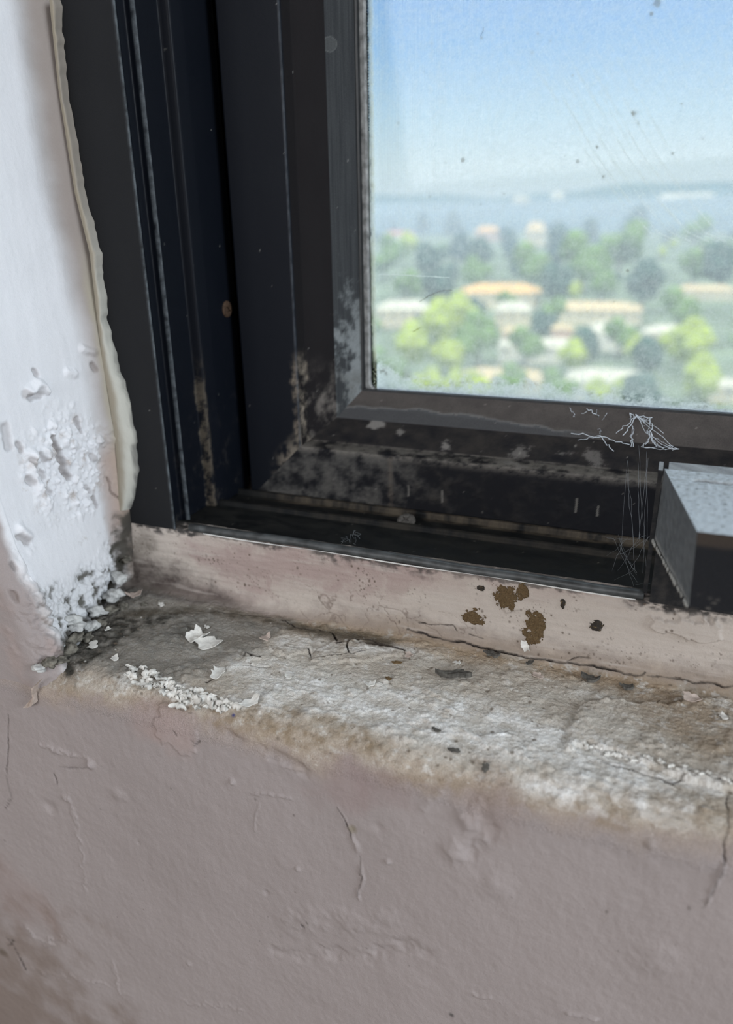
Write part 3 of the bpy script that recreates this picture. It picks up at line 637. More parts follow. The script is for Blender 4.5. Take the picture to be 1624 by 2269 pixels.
b = len(vs); vs += vs2; fs += [tuple(b + i for i in f) for f in fs2]
M_STRIP = plain('worn rubber strip', (0.055, 0.060, 0.062), 0.5, 0.5, 0.6, 120, 0.0003)
o = poly_obj('weather_strip', [W(*v) for v in vs], fs, M_STRIP, win, smooth=True)
# white paint line left along the kerb edge
# sash
def jx(px_, y): return on_y(px_, 700, y)[0]
def rz(py_, y): return on_y(1100, py_, y)[2]
yS, y4, y5, yG = 0.210, 0.275, 0.290, 0.300
q2 = (jx(528, yS), yS, rz(1165, yS) - 0.004); q3 = (jx(651, yS), yS, rz(1033, yS)); q4 = (jx(740, y4), y4, rz(954, y4)); q5 = (jx(800, y5), y5, rz(884.5, y5))
q3b = (q3[0] + 0.004, yS + 0.030, q3[2] + 0.004)
SASH = [(q2[0], 0.36, q2[2]), q2, q3, q3b, q4, q5, (q5[0] + 0.001, yG + 0.004, q5[2] + 0.0005)]
# stile
P, idx = upright(SASH[:], r=0.002)
def clipmask(P): return None
xx, yy, zz = P[..., 0], P[..., 1], P[..., 2]; f1 = fbm(xx * 16 + yy * 16, zz * 10, 5, 221); f2 = fbm((xx + yy) * 60, zz * 60, 4, 222); f3 = fbm((xx + yy) * 120, zz * 20, 4, 223)
Cc = np.zeros(P.shape) + np.array(BLK)
isS = (xx < q3[0] + 0.001); isM = (xx >= q3[0] + 0.001) & (xx < q4[0]); isF = xx >= q4[0]
fr = rich((xx + yy) * 26, zz * 26, 226); Cc = mixc(Cc, BRN, isM * 1.0); Cc = mixc(Cc, (0.050, 0.056, 0.060), isF * np.clip(0.75 + 0.5 * fbm((xx + yy) * 260, zz * 6, 4, 227), 0, 1))
Dd = np.clip(0.2 + 0.15 * f1 + 0.5 * isM + 0.5 * isF, 0, 1)
lowz = sst(0.02, -0.28, zz)
m = isF * lowz * sst(0.3, 0.9, fr * 0.9 + 0.8 * lowz * (0.4 + 0.6 * sst(q4[0], q5[0], xx)) + 0.1); Cc = mixc(Cc, (0.25, 0.28, 0.29), np.clip(m, 0, 1) * 0.85)
m = isF * sst(-0.24, -0.30, zz) * sst(-0.3, 0.5, fr); Cc = mixc(Cc, (0.07, 0.065, 0.055), m * 0.6)
m = isM * sst(-0.22, -0.33, zz + 0.05 * f1) * sst(-0.25, 0.7, fr); Cc = mixc(Cc, (0.17, 0.155, 0.14), m * 0.75)
m = sst(0.014, 0.002, np.abs(xx - q3[0]) + (yy - yS) * 0.2 + 0.012 * f2) * sst(-0.22, -0.27, zz + 0.02 * f1); Cc = mixc(Cc, (0.33, 0.28, 0.22), m * 0.7 * sst(-0.3, 0.5, fr))
m = isS * sst(0.04, 0.0, (zz + 0.50) - (xx - q2[0]) + 0.01 * f1) * sst(0.6, 1.0, (xx - q2[0]) / (q3[0] - q2[0]) + 0.2 * f1 + 0.25) * sst(-0.3, 0.2, f2); Cc = mixc(Cc, (0.24, 0.21, 0.17), m * 0.7)
sp = specks((xx + yy) * 40, zz * 40, 46, 0.15, 0.02, 0.07); Cc = mixc(Cc, (0.26, 0.26, 0.25), sp * 0.5)
eg = sst(0.0035, 0.001, np.abs(xx - q3[0])) * (yy < yS + 0.004); Cc = mixc(Cc, (0.06, 0.068, 0.08), eg * np.clip(0.5 + 0.6 * f2, 0, 1))
# a round smudge near the top of the face
a_ = on_y(735, 100, y4 + 0.01); rr = np.hypot(xx - a_[0], zz - a_[2]); Cc = mixc(Cc, (0.11, 0.12, 0.12), isF * (0.35 * sst(0.011, 0.010, rr) + 0.5 * sst(0.0012, 0.0004, np.abs(rr - 0.0105))))
o = grid_obj('sash_stile', [dict(P=P, C=Cc, D=Dd)], M_METAL, win); tag(o, 'black upright sash bar with white corrosion near its foot')
# rail
P, idx = level(SASH[:], r=0.002)
xx, yy, zz = P[..., 0], P[..., 1], P[..., 2]; f1 = fbm(xx * 12, zz * 18 + yy * 10, 5, 231); f2 = fbm(xx * 50, (zz + yy) * 60, 5, 232, 0.6); f3 = fbm(xx * 60, zz * 9, 4, 233)
isS = zz < q3[2] - 0.0005; isM = (zz >= q3[2] - 0.0005) & (zz < q4[2]); isF = zz >= q4[2]
fr = rich(xx * 22, (zz + yy) * 26, 236); Cc = np.zeros(P.shape) + np.array((0.0065, 0.007, 0.0095)); Dd = np.clip(0.35 + 0.4 * f1, 0, 1)
Cc = mixc(Cc, (0.026, 0.0235, 0.022), isM * np.clip(0.6 + 0.9 * fr, 0, 1)); Cc = mixc(Cc, (0.085, 0.077, 0.072), isF * (0.85 + 0.25 * fr)); Dd = np.maximum(Dd, isF * 0.9)
lft = sst(-0.28, -0.50, xx + 0.08 * f1)
m = isS * lft * sst(-0.35, 0.75, fr + 0.5 * (lft - 0.7)); Cc = mixc(Cc, (0.13, 0.127, 0.12), np.clip(m, 0, 1) * 0.75)
m = isS * sst(-0.2, 0.8, fr + f3 * 0.3) * sst(0.1, -0.6, xx); Cc = mixc(Cc, (0.06, 0.053, 0.045), m * 0.4)
dz = q3[2] - zz; m = sst(0.016, 0.003, np.abs(dz) + 0.016 * fr) * (zz < q3[2] + 0.006) * (0.25 + 0.75 * sst(0.1, -0.02, xx)); Cc = mixc(Cc, (0.20, 0.185, 0.165), m * sst(-0.4, 0.5, fr) * 0.75)
for (x, y, rx, st) in ((820, 945, 0.016, 0.8), (880, 965, 0.008, 0.6), (985, 990, 0.014, 0.7), (1150, 1005, 0.020, 0.45), (1245, 1010, 0.018, 0.4), (1320, 1020, 0.018, 0.4)):
    a_ = on_y(x, y, 0.245); rr = np.hypot(xx - a_[0], (zz - a_[2]) * 1.3); Cc = mixc(Cc, (0.20, 0.19, 0.18), isM * st * sst(-0.1, 0.5, 0.75 - rr / rx + 1.6 * fr) * (rr < rx * 2.2))
a_ = on_y(865, 1060, yS); m = isS * sst(0.009, 0.001, np.abs(xx - a_[0]) + 0.012 * np.abs(fr)) * sst(-0.5, 0.4, fr + 0.2); Cc = mixc(Cc, (0.13, 0.11, 0.09), m * 0.5)
for (x, y0, y1) in ((1278, 1105, 1135), (1325, 1120, 1145), (980, 1085, 1115), (905, 1075, 1100)):
    a_, b_ = on_y(x, y0, yS), on_y(x, y1, yS); m = isS * sst(0.0022, 0.0006, np.abs(xx - a_[0] + 0.002 * f2)) * (zz < a_[2]) * (zz > b_[2]); Cc = mixc(Cc, (0.24, 0.23, 0.21), m * 0.55)
# tide mark on the bead
zz0 = np.interp(xx, [q4[0], -0.40, -0.30, -0.22, -0.10], [q4[2] + 0.016, q4[2] + 0.024, q4[2] + 0.020, q4[2] + 0.012, q4[2] + 0.004])
m = isF * sst(0.004, 0.001, np.abs(zz - zz0 + 0.010 * f1)) * sst(-0.08, -0.18, xx); Cc = mixc(Cc, (0.16, 0.165, 0.165), m * 0.6)
m = isF * (zz < zz0 - 0.010 * f1) * sst(-0.08, -0.18, xx); Cc = mixc(Cc, (0.055, 0.06, 0.066), m * 0.7)
sp = specks(xx * 45, zz * 50, 47, 0.18, 0.03, 0.10); Cc = mixc(Cc, (0.26, 0.25, 0.23), sp * 0.5)
Pz = P.copy(); Pz[..., 1] -= 0.0012 * np.clip(fr, 0, 1) * isS ; 
o = grid_obj('sash_rail', [dict(P=Pz, C=Cc, D=Dd)], M_METAL, win); tag(o, 'black lower sash bar streaked with dust')
# glass seal: grey strip up the left, thin black line along the bottom, with the rounded corner
xg = jx(821, yG); zg = rz(881.5, yG) + 0.0005; rc = 0.016
def seal_path(off):
    pts = [(xg - off, yG, 2.2), (xg - off, yG, 0.35), (xg - off, yG, 0.1)]
    pts += [(xg - off, yG, z) for z in np.linspace(0.0, zg + rc, 12)]
    for k in range(1, 9):
        a = k / 9 * math.pi / 2; pts.append((xg + rc - (rc + off) * math.cos(a), yG, zg + rc - (rc + off) * math.sin(a)))
    pts += [(x, yG, zg - off) for x in (xg + rc, -0.2, 0.1, 0.4, 3.2)]
    return pts
def ribbon(offs, y_off):
    rows = [[(p[0], p[1] + dy, p[2]) for p in seal_path(o_)] for o_, dy in zip(offs, y_off)]; n = len(rows[0]); vs = [v for r_ in rows for v in r_]; fs = []
    for i in range(len(rows) - 1):
        for k in range(n - 1): fs.append((i * n + k, i * n + k + 1, (i + 1) * n + k + 1, (i + 1) * n + k))
    return vs, fs
M_SEALG = plain('weathered grey seal', (0.24, 0.25, 0.25), 0.8, 0.2, 0.5, 160, 0.0004)
vs, fs = ribbon([0.0, 0.0, 0.003, 0.0165], [0.004, -0.004, -0.006, -0.002])
o = poly_obj('glass_seal', [W(*v) for v in vs], fs, M_SEALG, win, smooth=False)
# black gap between the seal and the stile
vs, fs = boxes_np([(q5[0] - 0.0005, q5[0] + 0.003, y5 - 0.002, yG + 0.01, q5[2], 2.2)]); o = poly_obj('gasket', [W(*v) for v in vs], fs, M_RUBBER, win); tag(o, 'thin black gasket line')
vs, fs = boxes_np([(q5[0], 3.2, y5 - 0.0005, yG + 0.01, q5[2] - 0.002, q5[2] + 0.0022)]); o = poly_obj('gasket', [W(*v) for v in vs], fs, M_RUBBER, win)
# head and far jamb of the window, outside the picture; unseen backing boxes added against light leaks
vs, fs = boxes_np([(-0.9, 3.2, 0.0, 0.36, 2.05, 2.3), (3.05, 3.2, 0.0, 0.36, -0.5, 2.2), (-0.85, q4[0] - 0.004, 0.315, 0.37, -0.62, 2.2), (-0.85, 3.2, 0.315, 0.37, -0.62, q4[2] - 0.004)]); o = poly_obj('frame_head_backing', [W(*v) for v in vs], fs, M_RUBBER, win)
# glass pane
gm, nt, out = new_mat('dirty window glass'); L = nt.links.new
at = N_(nt, 'ShaderNodeAttribute', attribute_name='Col'); sep = N_(nt, 'ShaderNodeSeparateColor'); L(at.outputs['Color'], sep.inputs[0])
tr = N_(nt, 'ShaderNodeBsdfTransparent'); tl = N_(nt, 'ShaderNodeBsdfTranslucent'); df = N_(nt, 'ShaderNodeBsdfDiffuse'); gl = N_(nt, 'ShaderNodeBsdfGlossy'); gl.inputs['Roughness'].default_value = 0.05
tcn = N_(nt, 'ShaderNodeTexCoord'); nz = N_(nt, 'ShaderNodeTexNoise'); nz.inputs['Scale'].default_value = 700; nz.inputs['Detail'].default_value = 5; L(tcn.outputs['Object'], nz.inputs[0])
mr = N_(nt, 'ShaderNodeMapRange'); mr.inputs[1].default_value = 0.3; mr.inputs[2].default_value = 0.7; mr.inputs[3].default_value = 0.86; mr.inputs[4].default_value = 1.14; L(nz.outputs[0], mr.inputs[0])
mu = N_(nt, 'ShaderNodeMath', operation='MULTIPLY', use_clamp=True); L(sep.outputs[0], mu.inputs[0]); L(mr.outputs[0], mu.inputs[1])
cmix = N_(nt, 'ShaderNodeMix', data_type='RGBA'); cmix.inputs[6].default_value = (0.99, 0.98, 0.91, 1); cmix.inputs[7].default_value = (0.16, 0.13, 0.08, 1); L(sep.outputs[1], cmix.inputs[0])
L(cmix.outputs[2], tl.inputs[0]); L(cmix.outputs[2], df.inputs[0])
dirt = N_(nt, 'ShaderNodeMixShader'); dirt.inputs[0].default_value = 0.06; L(tl.outputs[0], dirt.inputs[1]); L(df.outputs[0], dirt.inputs[2])
fr = N_(nt, 'ShaderNodeFresnel'); fr.inputs[0].default_value = 1.3
cl = N_(nt, 'ShaderNodeMixShader'); L(fr.outputs[0], cl.inputs[0]); L(tr.outputs[0], cl.inputs[1]); L(gl.outputs[0], cl.inputs[2])
mx = N_(nt, 'ShaderNodeMixShader'); L(mu.outputs[0], mx.inputs[0]); L(cl.outputs[0], mx.inputs[1]); L(dirt.outputs[0], mx.inputs[2]); L(mx.outputs[0], out.inputs[0])
xs = np.concatenate([[-0.50], np.arange(xg - 0.004, 0.22, 0.0013), [0.6, 1.5, 3.2]]); zs = np.concatenate([[-0.32], np.arange(zg - 0.012, 0.33, 0.0013), [0.6, 1.2, 2.2]])
A, B = np.meshgrid(xs, zs, indexing='ij')
def gp(x, y): p_ = on_y(x, y, yG); return (p_[0], p_[2])
f1 = fbm(A * 9, B * 9, 4, 301); f2 = fbm(A * 70, B * 70, 4, 302, 0.6); vst = fbm(A * 130 + 0.4 * f1, B * 3, 4, 303, 0.7); hst = fbm(A * 5, B * 120, 3, 304, 0.6); f5 = fbm(A * 30, B * 36, 5, 305, 0.65)
zb = B - zg; xl = A - xg
grn = rich(A * 90, B * 90, 307, 4)
vs2 = fbm(A * 330 + 0.6 * f1, B * 4, 3, 308, 0.7)
d_ = 0.37 + 0.04 * f1 + 0.15 * grn + sst(0.36, 0.05, xl) * (0.14 * vst + 0.16 * vs2) * sst(-0.2, 0.05, B) + sst(0.15, 0.35, xl) * 0.05 * hst * sst(0.3, 0.0, B + 0.1)
d_ += 0.05 * sst(0.22, 0.0, zb)
# wiping arcs
for i in range(16):
    off = i * 13 - 60 + 8 * math.sin(i * 2.4); 
    pts = [(1180 + off, 60 - i * 3), (1280 + off, 200), (1360 + off, 340), (1440 + off, 450), (1500 + off, 515), (1545 + off, 535)]
    d, t, sg = seg_dist(A + 0.001 * f1, B, [gp(*q) for q in pts], 0.02)
    d_ += (0.12 if i % 3 else 0.2) * (0.6 if i > 9 else 1) * sst(0.0024, 0.0003, d) * sst(0.0, 0.35, t) * (0.5 + 0.9 * (fbm(A * 20, B * 20, 3, 310 + i) > -0.1))
for i in range(22):                                       # fan of fine strokes, upper right
    pts = [(1330 + i * 22, -20), (1420 + i * 20, 150), (1500 + i * 18, 290)]; d, t, sg = seg_dist(A, B, [gp(*q) for q in pts], 0.02)
    d_ += 0.06 * sst(0.0016, 0.0002, d) * sst(0, .3, t) * sst(1, .7, t)
# crust along the bottom and the left edge
ztop = np.interp(A, [gp(840, 0)[0], gp(960, 0)[0], gp(1150, 0)[0], gp(1400, 0)[0], gp(1624, 0)[0]], [0.040, 0.014, 0.030, 0.018, 0.012])
rc_ = rich(A * 40, B * 50, 309)
cr1 = sst(0.008, -0.006, zb - ztop + 0.026 * rc_); d_ += 0.42 * cr1 * (0.8 + 0.3 * grn); d_ += 0.12 * sst(0.10, 0.0, zb)
d_ -= 0.35 * sst(0.010, 0.0, np.abs(zb - ztop - 0.004 + 0.022 * f5)) * sst(0.1, 0.4, rc_)
cr2 = sst(0.006, 0.0, np.abs(zb - ztop + 0.022 * f5)); br = cr2 * sst(0.05, 0.35, fbm(A * 110, B * 110, 3, 306)) * 0.4
sg1 = sst(0.014, 0.004, xl + 0.006 * f5); d_ += 0.4 * sg1
corner = sst(0.05, 0.01, np.hypot(xl * 0.6, (zb - 0.035) * 1.2) + 0.02 * f5); br = np.maximum(br, corner * 0.7 * sst(0.1, 0.3, f5)); d_ += 0.35 * corner
br = np.maximum(br, 0.9 * sst(0.004, 0.001, xl + 0.006 * f5))
# little specks and blots
k = specks(A * 30, B * 30, 48, 0.35, 0.02, 0.10); br = np.maximum(br, k * 0.4); d_ += 0.15 * k
for (x, y, r) in ((1455, 8, 0.006), (1443, 30, 0.004), (1067, 84, 0.003), (1268, 168, 0.003), (1192, 74, 0.002), (1405, 252, 0.006), (1322, 325, 0.004), (1025, 355, 0.004), (1280, 358, 0.004), (1337, 390, 0.005), (1390, 600, 0.003), (1510, 230, 0.003), (1490, 340, 0.004)):
    a_ = gp(x, y); k = sst(r, r * 0.4, np.hypot(A - a_[0], B - a_[1]) + r * 0.8 * f2); br = np.maximum(br, 0.6 * k); d_ += 0.35 * k
for pts in ([(840, 608), (900, 610), (960, 613), (995, 615)],):
    d, t, sg = seg_dist(A, B, [gp(*q) for q in pts], 0.02); d_ += 0.5 * sst(0.0012, 0.0003, d)
for pts in ([(930, 670), (950, 655), (975, 645), (1000, 643)], [(915, 735), (930, 728)], [(1065, 80), (1072, 62)]):
    d, t, sg = seg_dist(A + .003 * f2, B + .003 * f5, [gp(*q) for q in pts], 0.02); k = sst(0.0012, 0.0004, d); d_ += 0.3 * k; br = np.maximum(br, k * 0.9)
GP = np.stack([A, np.full(A.shape, yG), B], -1)
Cg = np.stack([np.clip(d_, 0.3, 0.97), np.clip(br, 0, 1), np.zeros_like(d_)], -1)
bk = [dict(P=GP, C=Cg)]
# outer face of the pane (clean) and its edges close the sheet
A2, B2 = np.meshgrid([-0.50, 3.2], [-0.32, 2.2], indexing='ij'); bk.append(dict(P=np.stack([A2, np.full(A2.shape, yG + 0.012), B2], -1), C=np.zeros(A2.shape + (3,)), flip=True))
pane = grid_obj('glass_pane', bk, gm, win); tag(pane, 'grimy clear glass with wiping streaks')

# screws
M_RUST = plain('rusty screw', (0.060, 0.036, 0.022), 0.8, 0.3, 0.5, 500, 0.0003)
M_SCR = plain('dusty screw', (0.085, 0.080, 0.074), 0.8, 0.3, 0.5, 500, 0.0003)
def screw(center, axis, r, mat, label):
    n = Vector(axis).normalized(); a = n.orthogonal().normalized(); b_ = n.cross(a); bm = bmesh.new(); c = Vector(center); rings = []
    for (rr, h) in ((r * 1.0, -0.002), (r, 0.0015), (r * 0.85, 0.0035), (r * 0.55, 0.0045), (r * 0.42, 0.0046), (r * 0.40, 0.0015), (0.0001, 0.001)):
        ring = []
        for k in range(24):
            th = 2 * math.pi * k / 24; q = rr
            if rr < r * 0.5 and rr > r * 0.1: q = rr * (1.25 if k % 6 in (0, 1) else 0.55)   # cross-shaped recess
            ring.append(bm.verts.new(W(*(c + n * h + (a * math.cos(th) + b_ * math.sin(th)) * q))))
        rings.append(ring)
    for i in range(len(rings) - 1):
        for k in range(24): bm.faces.new((rings[i][k], rings[i][(k + 1) % 24], rings[i + 1][(k + 1) % 24], rings[i + 1][k]))
    bm.faces.new(rings[0][::-1])
    for v in bm.verts: v.co -= Vector(win.location)
    me = bpy.data.meshes.new('screw'); bm.to_mesh(me); bm.free(); me.materials.append(mat)
    for p_ in me.polygons: p_.use_smooth = False
    o = bpy.data.objects.new('screw', me); finish(o, win); tag(o, label)
dr = ray(502, 685); t = (XF + 0.008) / dr[0]; screw((XF + 0.008, dr[1] * t - 1, dr[2] * t), (1, 0, 0), 0.0145, M_RUST, 'rusty screw head in the jamb channel')
a_ = on_z(905, 1158, -0.500); screw((a_[0], a_[1] - 0.012, -0.492), (0, -0.45, 1), 0.0160, M_SCR, 'dusty screw head in the lower track')

# ------------------------------------------------------------------ window latch
lat = empty('window_latch', W(0.06, -0.002, -0.495), label='dust covered grey and black latch block fixed at the right of the window frame', cat='window latch')
def patch_box(c8, ncol, seed, dusts, jag=0):
    """six faces of a hexahedron as fine grids; c8 = corners [x0/x1][y][z]; dusts: per-face colour functions"""
    gs = []
    faces = dict(top=(c8[0][0][1], c8[1][0][1], c8[1][1][1], c8[0][1][1]), left=(c8[0][0][0], c8[0][0][1], c8[0][1][1], c8[0][1][0]), front=(c8[0][0][0], c8[1][0][0], c8[1][0][1], c8[0][0][1]),
                 bottom=(c8[0][0][0], c8[0][1][0], c8[1][1][0], c8[1][0][0]), right=(c8[1][0][0], c8[1][1][0], c8[1][1][1], c8[1][0][1]), back=(c8[0][1][0], c8[0][1][1], c8[1][1][1], c8[1][1][0]))
    for nm, (a, b, c, d) in faces.items():
        a, b, c, d = [np.array(v, float) for v in (a, b, c, d)]; nu = max(2, int(np.linalg.norm(b - a) / ncol)); nv = max(2, int(np.linalg.norm(d - a) / ncol))
        u, v = np.meshgrid(np.linspace(0, 1, nu), np.linspace(0, 1, nv), indexing='ij')
        P = (a * (1 - u)[..., None] + b * u[..., None]) * (1 - v)[..., None] + (d * (1 - u)[..., None] + c * u[..., None]) * v[..., None]
        gs.append((nm, P, u, v))
    out_ = []
    for nm, P, u, v in gs:
        Cc, Dd, disp, nrm = dusts(nm, P, u, v); P = P + np.array(nrm)[None, None] * disp[..., None] * (sst(0, 0.03, u) * sst(1, 0.97, u) * sst(0, 0.03, v) * sst(1, 0.97, v))[..., None]
        out_.append(dict(P=P, C=Cc, D=Dd))
    return out_
zt, zbm = -0.309, -0.407
c8 = [[[(0.048, -0.172, zbm - 0.004), (0.043, -0.205, zt)], [(0.004, 0.0, zbm), (0.005, 0.0, zt)]], [[(0.30, -0.172, zbm - 0.004), (0.30, -0.205, zt)], [(0.30, 0.0, zbm), (0.30, 0.0, zt)]]]
def lat_col(nm, P, u, v):
    x, y, z = P[..., 0], P[..., 1], P[..., 2]
    if nm == 'top':
        wv = 0.5 * np.sin(x * 620) * 0.5 + 0.5 * np.sin(y * 620) * 0.5; f = fbm(x * 60, y * 40, 4, 401); g = fbm(x * 160, y * 110, 3, 402)
        Cc = np.zeros(P.shape) + np.array((0.50, 0.56, 0.60)); Cc = mixc(Cc, (0.20, 0.205, 0.20), np.clip(0.22 + 0.30 * wv + 0.6 * g, 0, 1) * sst(-0.22, 0.0, y + 0.05 * f))
        m = sst(0.006, 0.001, np.abs(y + 0.035 + 0.006 * fbm(x * 40, x * 0, 3, 403))) * sst(0.035, 0.045, x); Cc = mixc(Cc, (0.06, 0.045, 0.035), m * 0.9)
        sp, _ = worley(x * 60, y * 60, 49); Cc = mixc(Cc, (0.10, 0.10, 0.10), sst(0.14, 0.06, sp) * 0.7)
        return Cc, np.ones(x.shape), 0.0012 * g + 0.0008 * wv - 0.004 * m, (0, 0, 1)
    if nm == 'left':
        f = fbm(y * 30, z * 30, 4, 404); g = fbm(y * 90, z * 90, 4, 405)
        Cc = np.zeros(P.shape) + np.array((0.13, 0.142, 0.15)); Cc *= (1 + 0.35 * g + 0.2 * f)[..., None]
        e = sst(0.05, 0.0, np.minimum(u, 1 - u * 0 + 1) + 0.02 * g); zz = u
        Cc = mixc(Cc, (0.40, 0.41, 0.40), sst(0.10, 0.0, zz + 0.06 * g) * 0.6)
        return Cc, np.ones(y.shape), 0.0014 * g, (-1, 0, 0)
    Cc = np.zeros(P.shape) + np.array((0.013, 0.015, 0.019)); dd = np.full(x.shape, 0.3)
    if nm == 'front':
        f = fbm(x * 30, z * 50, 4, 406); m = sst(0.80, 0.88, v + 0.03 * f); Cc = mixc(Cc, (0.055, 0.045, 0.038), m); dd = np.maximum(dd, m)
        sp, _ = worley(x * 70, z * 70, 50); Cc = mixc(Cc, (0.2, 0.19, 0.17), sst(0.2, 0.1, sp) * sst(0.25, 0.0, v) * 0.7)
    return Cc, dd, np.zeros(x.shape), (0, 0, 0)
grid_obj('latch_block', patch_box(c8, 0.0025, 0, lat_col), M_DUSTY, lat)
# raised dusty lip at the back, thin back plate and the black body below
def edge_col(nm, P, u, v):
    x, y, z = P[..., 0], P[..., 1], P[..., 2]; g = fbm(x * 80 + y * 80, z * 80, 4, 410)
    Cc = np.zeros(P.shape) + np.array((0.016, 0.017, 0.019)); Cc = mixc(Cc, (0.11, 0.10, 0.09), np.clip(0.15 + 0.8 * g, 0, 1) * 0.5)
    if nm == 'top': Cc = mixc(Cc, (0.34, 0.36, 0.37), np.clip(0.8 + 0.5 * g, 0, 1))
    if nm == 'left': Cc = mixc(Cc, (0.15, 0.15, 0.14), 0.7)
    return Cc, np.full(x.shape, 0.7), np.zeros(x.shape), (0, 0, 0)
def hexa(x0, x1, y0, y1, z0, z1): return [[[(x0, y0, z0), (x0, y0, z1)], [(x0, y1, z0), (x0, y1, z1)]], [[(x1, y0, z0), (x1, y0, z1)], [(x1, y1, z0), (x1, y1, z1)]]]
grid_obj('back_plate', patch_box(hexa(0.010, 0.30, 0.0, 0.034, -0.42, -0.3095), 0.004, 0, edge_col), M_DUSTY, lat)
grid_obj('side_plate', patch_box(hexa(-0.002, 0.0035, 0.002, 0.040, -0.487, -0.312), 0.003, 0, edge_col), M_DUSTY, lat)
o = grid_obj('latch_body', patch_box(hexa(0.008, 0.30, -0.004, 0.035, -0.497, -0.405), 0.003, 0, edge_col), M_DUSTY, lat)
# ragged dust fringe hanging from the side's lower edge
random.seed(5); vs = []; fs = []
for i in range(70):
    t = random.random(); p_ = np.array([0.003 + 0.045 * t, -0.002 - 0.170 * t, zbm - 0.004 * t]); r = random.uniform(0.0012, 0.0034)
    b = len(vs); 
    for k in range(6):
        th = k * math.pi / 3 + random.random() * .5; vs.append(W(p_[0] - 0.0015 + r * 0.6 * math.cos(th), p_[1] + r * math.sin(th), p_[2] + random.uniform(-.001, .001)))
    vs.append(W(p_[0] - 0.0015, p_[1], p_[2] - r * 2.0)); vs.append(W(p_[0] - 0.0015, p_[1], p_[2] + r * 1.3))
    for k in range(6): fs += [(b + k, b + (k + 1) % 6, b + 6), (b + (k + 1) % 6, b + k, b + 7)]
M_FLUFF = plain('grey dust', (0.32, 0.325, 0.31), 1.0, 0.05, 0.3, 900)
o = poly_obj('dust_fringe', vs, fs, M_FLUFF, lat, smooth=True); tag(o, kind='stuff')

# ------------------------------------------------------------------ caulk along the frame
R_ = [(133, 0), (150, 200), (189, 430), (224, 560), (236, 700), (262, 800), (284, 880), (301, 960), (307, 1040), (300, 1090), (291, 1128)]
L_ = [(120, 0), (140, 200), (176, 430), (208, 560), (224, 700), (236, 800), (250, 880), (262, 960), (268, 1040), (270, 1090), (268, 1130)]
n = 160; ty_ = np.linspace(0, 1, n); ry = np.interp(ty_ * 1128, [p[1] for p in R_], [p[0] for p in R_]); ly = np.interp(ty_ * 1128, [p[1] for p in L_], [p[0] for p in L_])
nn = 16; PP = np.zeros((n, nn, 3)); Cc = np.zeros((n, nn, 3)); rg = np.random.RandomState(3)
jr = np.array([perlin(np.array([k * 0.35]), np.array([0.5]), 5)[0] for k in range(n)])
for i in range(n):
    yy_ = ty_[i] * 1128
    for k in range(nn):
        t = k / (nn - 1); x = ly[i] + (ry[i] + 4 * jr[i] - ly[i]) * t; th = 0.006 * math.sin(math.pi * min(1, t * 1.0)) + 0.001 + 0.003 * (1 - t)
        PP[i, k] = on_y(x, yy_, -0.0015 - th * (1 - t) ** 0.5)
        PP[i, k, 1] = -0.0012 - th - 0.010 * (1 - t)
Vv = fbm(PP[..., 0] * 40, PP[..., 2] * 14, 4, 501); Cc += np.array((0.50, 0.50, 0.45)); tt = np.linspace(0, 1, nn)[None, :] * np.ones((n, 1))
Cc = mixc(Cc, (0.27, 0.235, 0.20), sst(-0.20, 0.10, PP[..., 2]) * 0.85); Cc = mixc(Cc, (0.34, 0.30, 0.23), sst(0.6, 0.15, tt + 0.35 * Vv) * 0.9); Cc = mixc(Cc, (0.06, 0.06, 0.06), sst(0.75, 1.05, tt + 0.35 * fbm(PP[..., 0] * 160, PP[..., 2] * 12, 4, 502)) * sst(-0.05, -0.3, PP[..., 2]) * 0.7)
PB = PP.copy(); PB[..., 1] = 0.004
ck = grid_obj('trim_3', [dict(P=PP, C=Cc), dict(P=PB, C=Cc, flip=True), dict(P=np.stack([PP[:, -1], PB[:, -1]], 1), C=np.stack([Cc[:, -1], Cc[:, -1]], 1)), dict(P=np.stack([PP[-1], PB[-1]], 0), C=np.stack([Cc[-1], Cc[-1]], 0))], M_REVEAL)
tag(ck, 'smeared off-white caulk line between the white reveal and black frame', 'caulk', kind='structure')
# bright paint line on the kerb's upper edge, along the rubber strip
path = [(x, -0.001 , -0.4975 + 0.0006 * math.sin(x * 23)) for x in np.arange(-0.70, -0.0, 0.01)]
vs, fs = tube_pts(path, [0.0011 * (0.25 + 0.75 * abs(math.sin(i * 0.11 + 1))) for i in range(len(path))], 8)
M_WLINE = plain('white filler', (0.72, 0.72, 0.70), 0.7, 0.3, 0.1, 200)
o = poly_obj('trim_4', [W(*v) for v in vs], fs, M_WLINE, smooth=True, origin=W(-0.35, 0, -0.5)); tag(o, 'thin white sealant line under the rubber strip on the kerb edge', 'sealant', kind='structure')

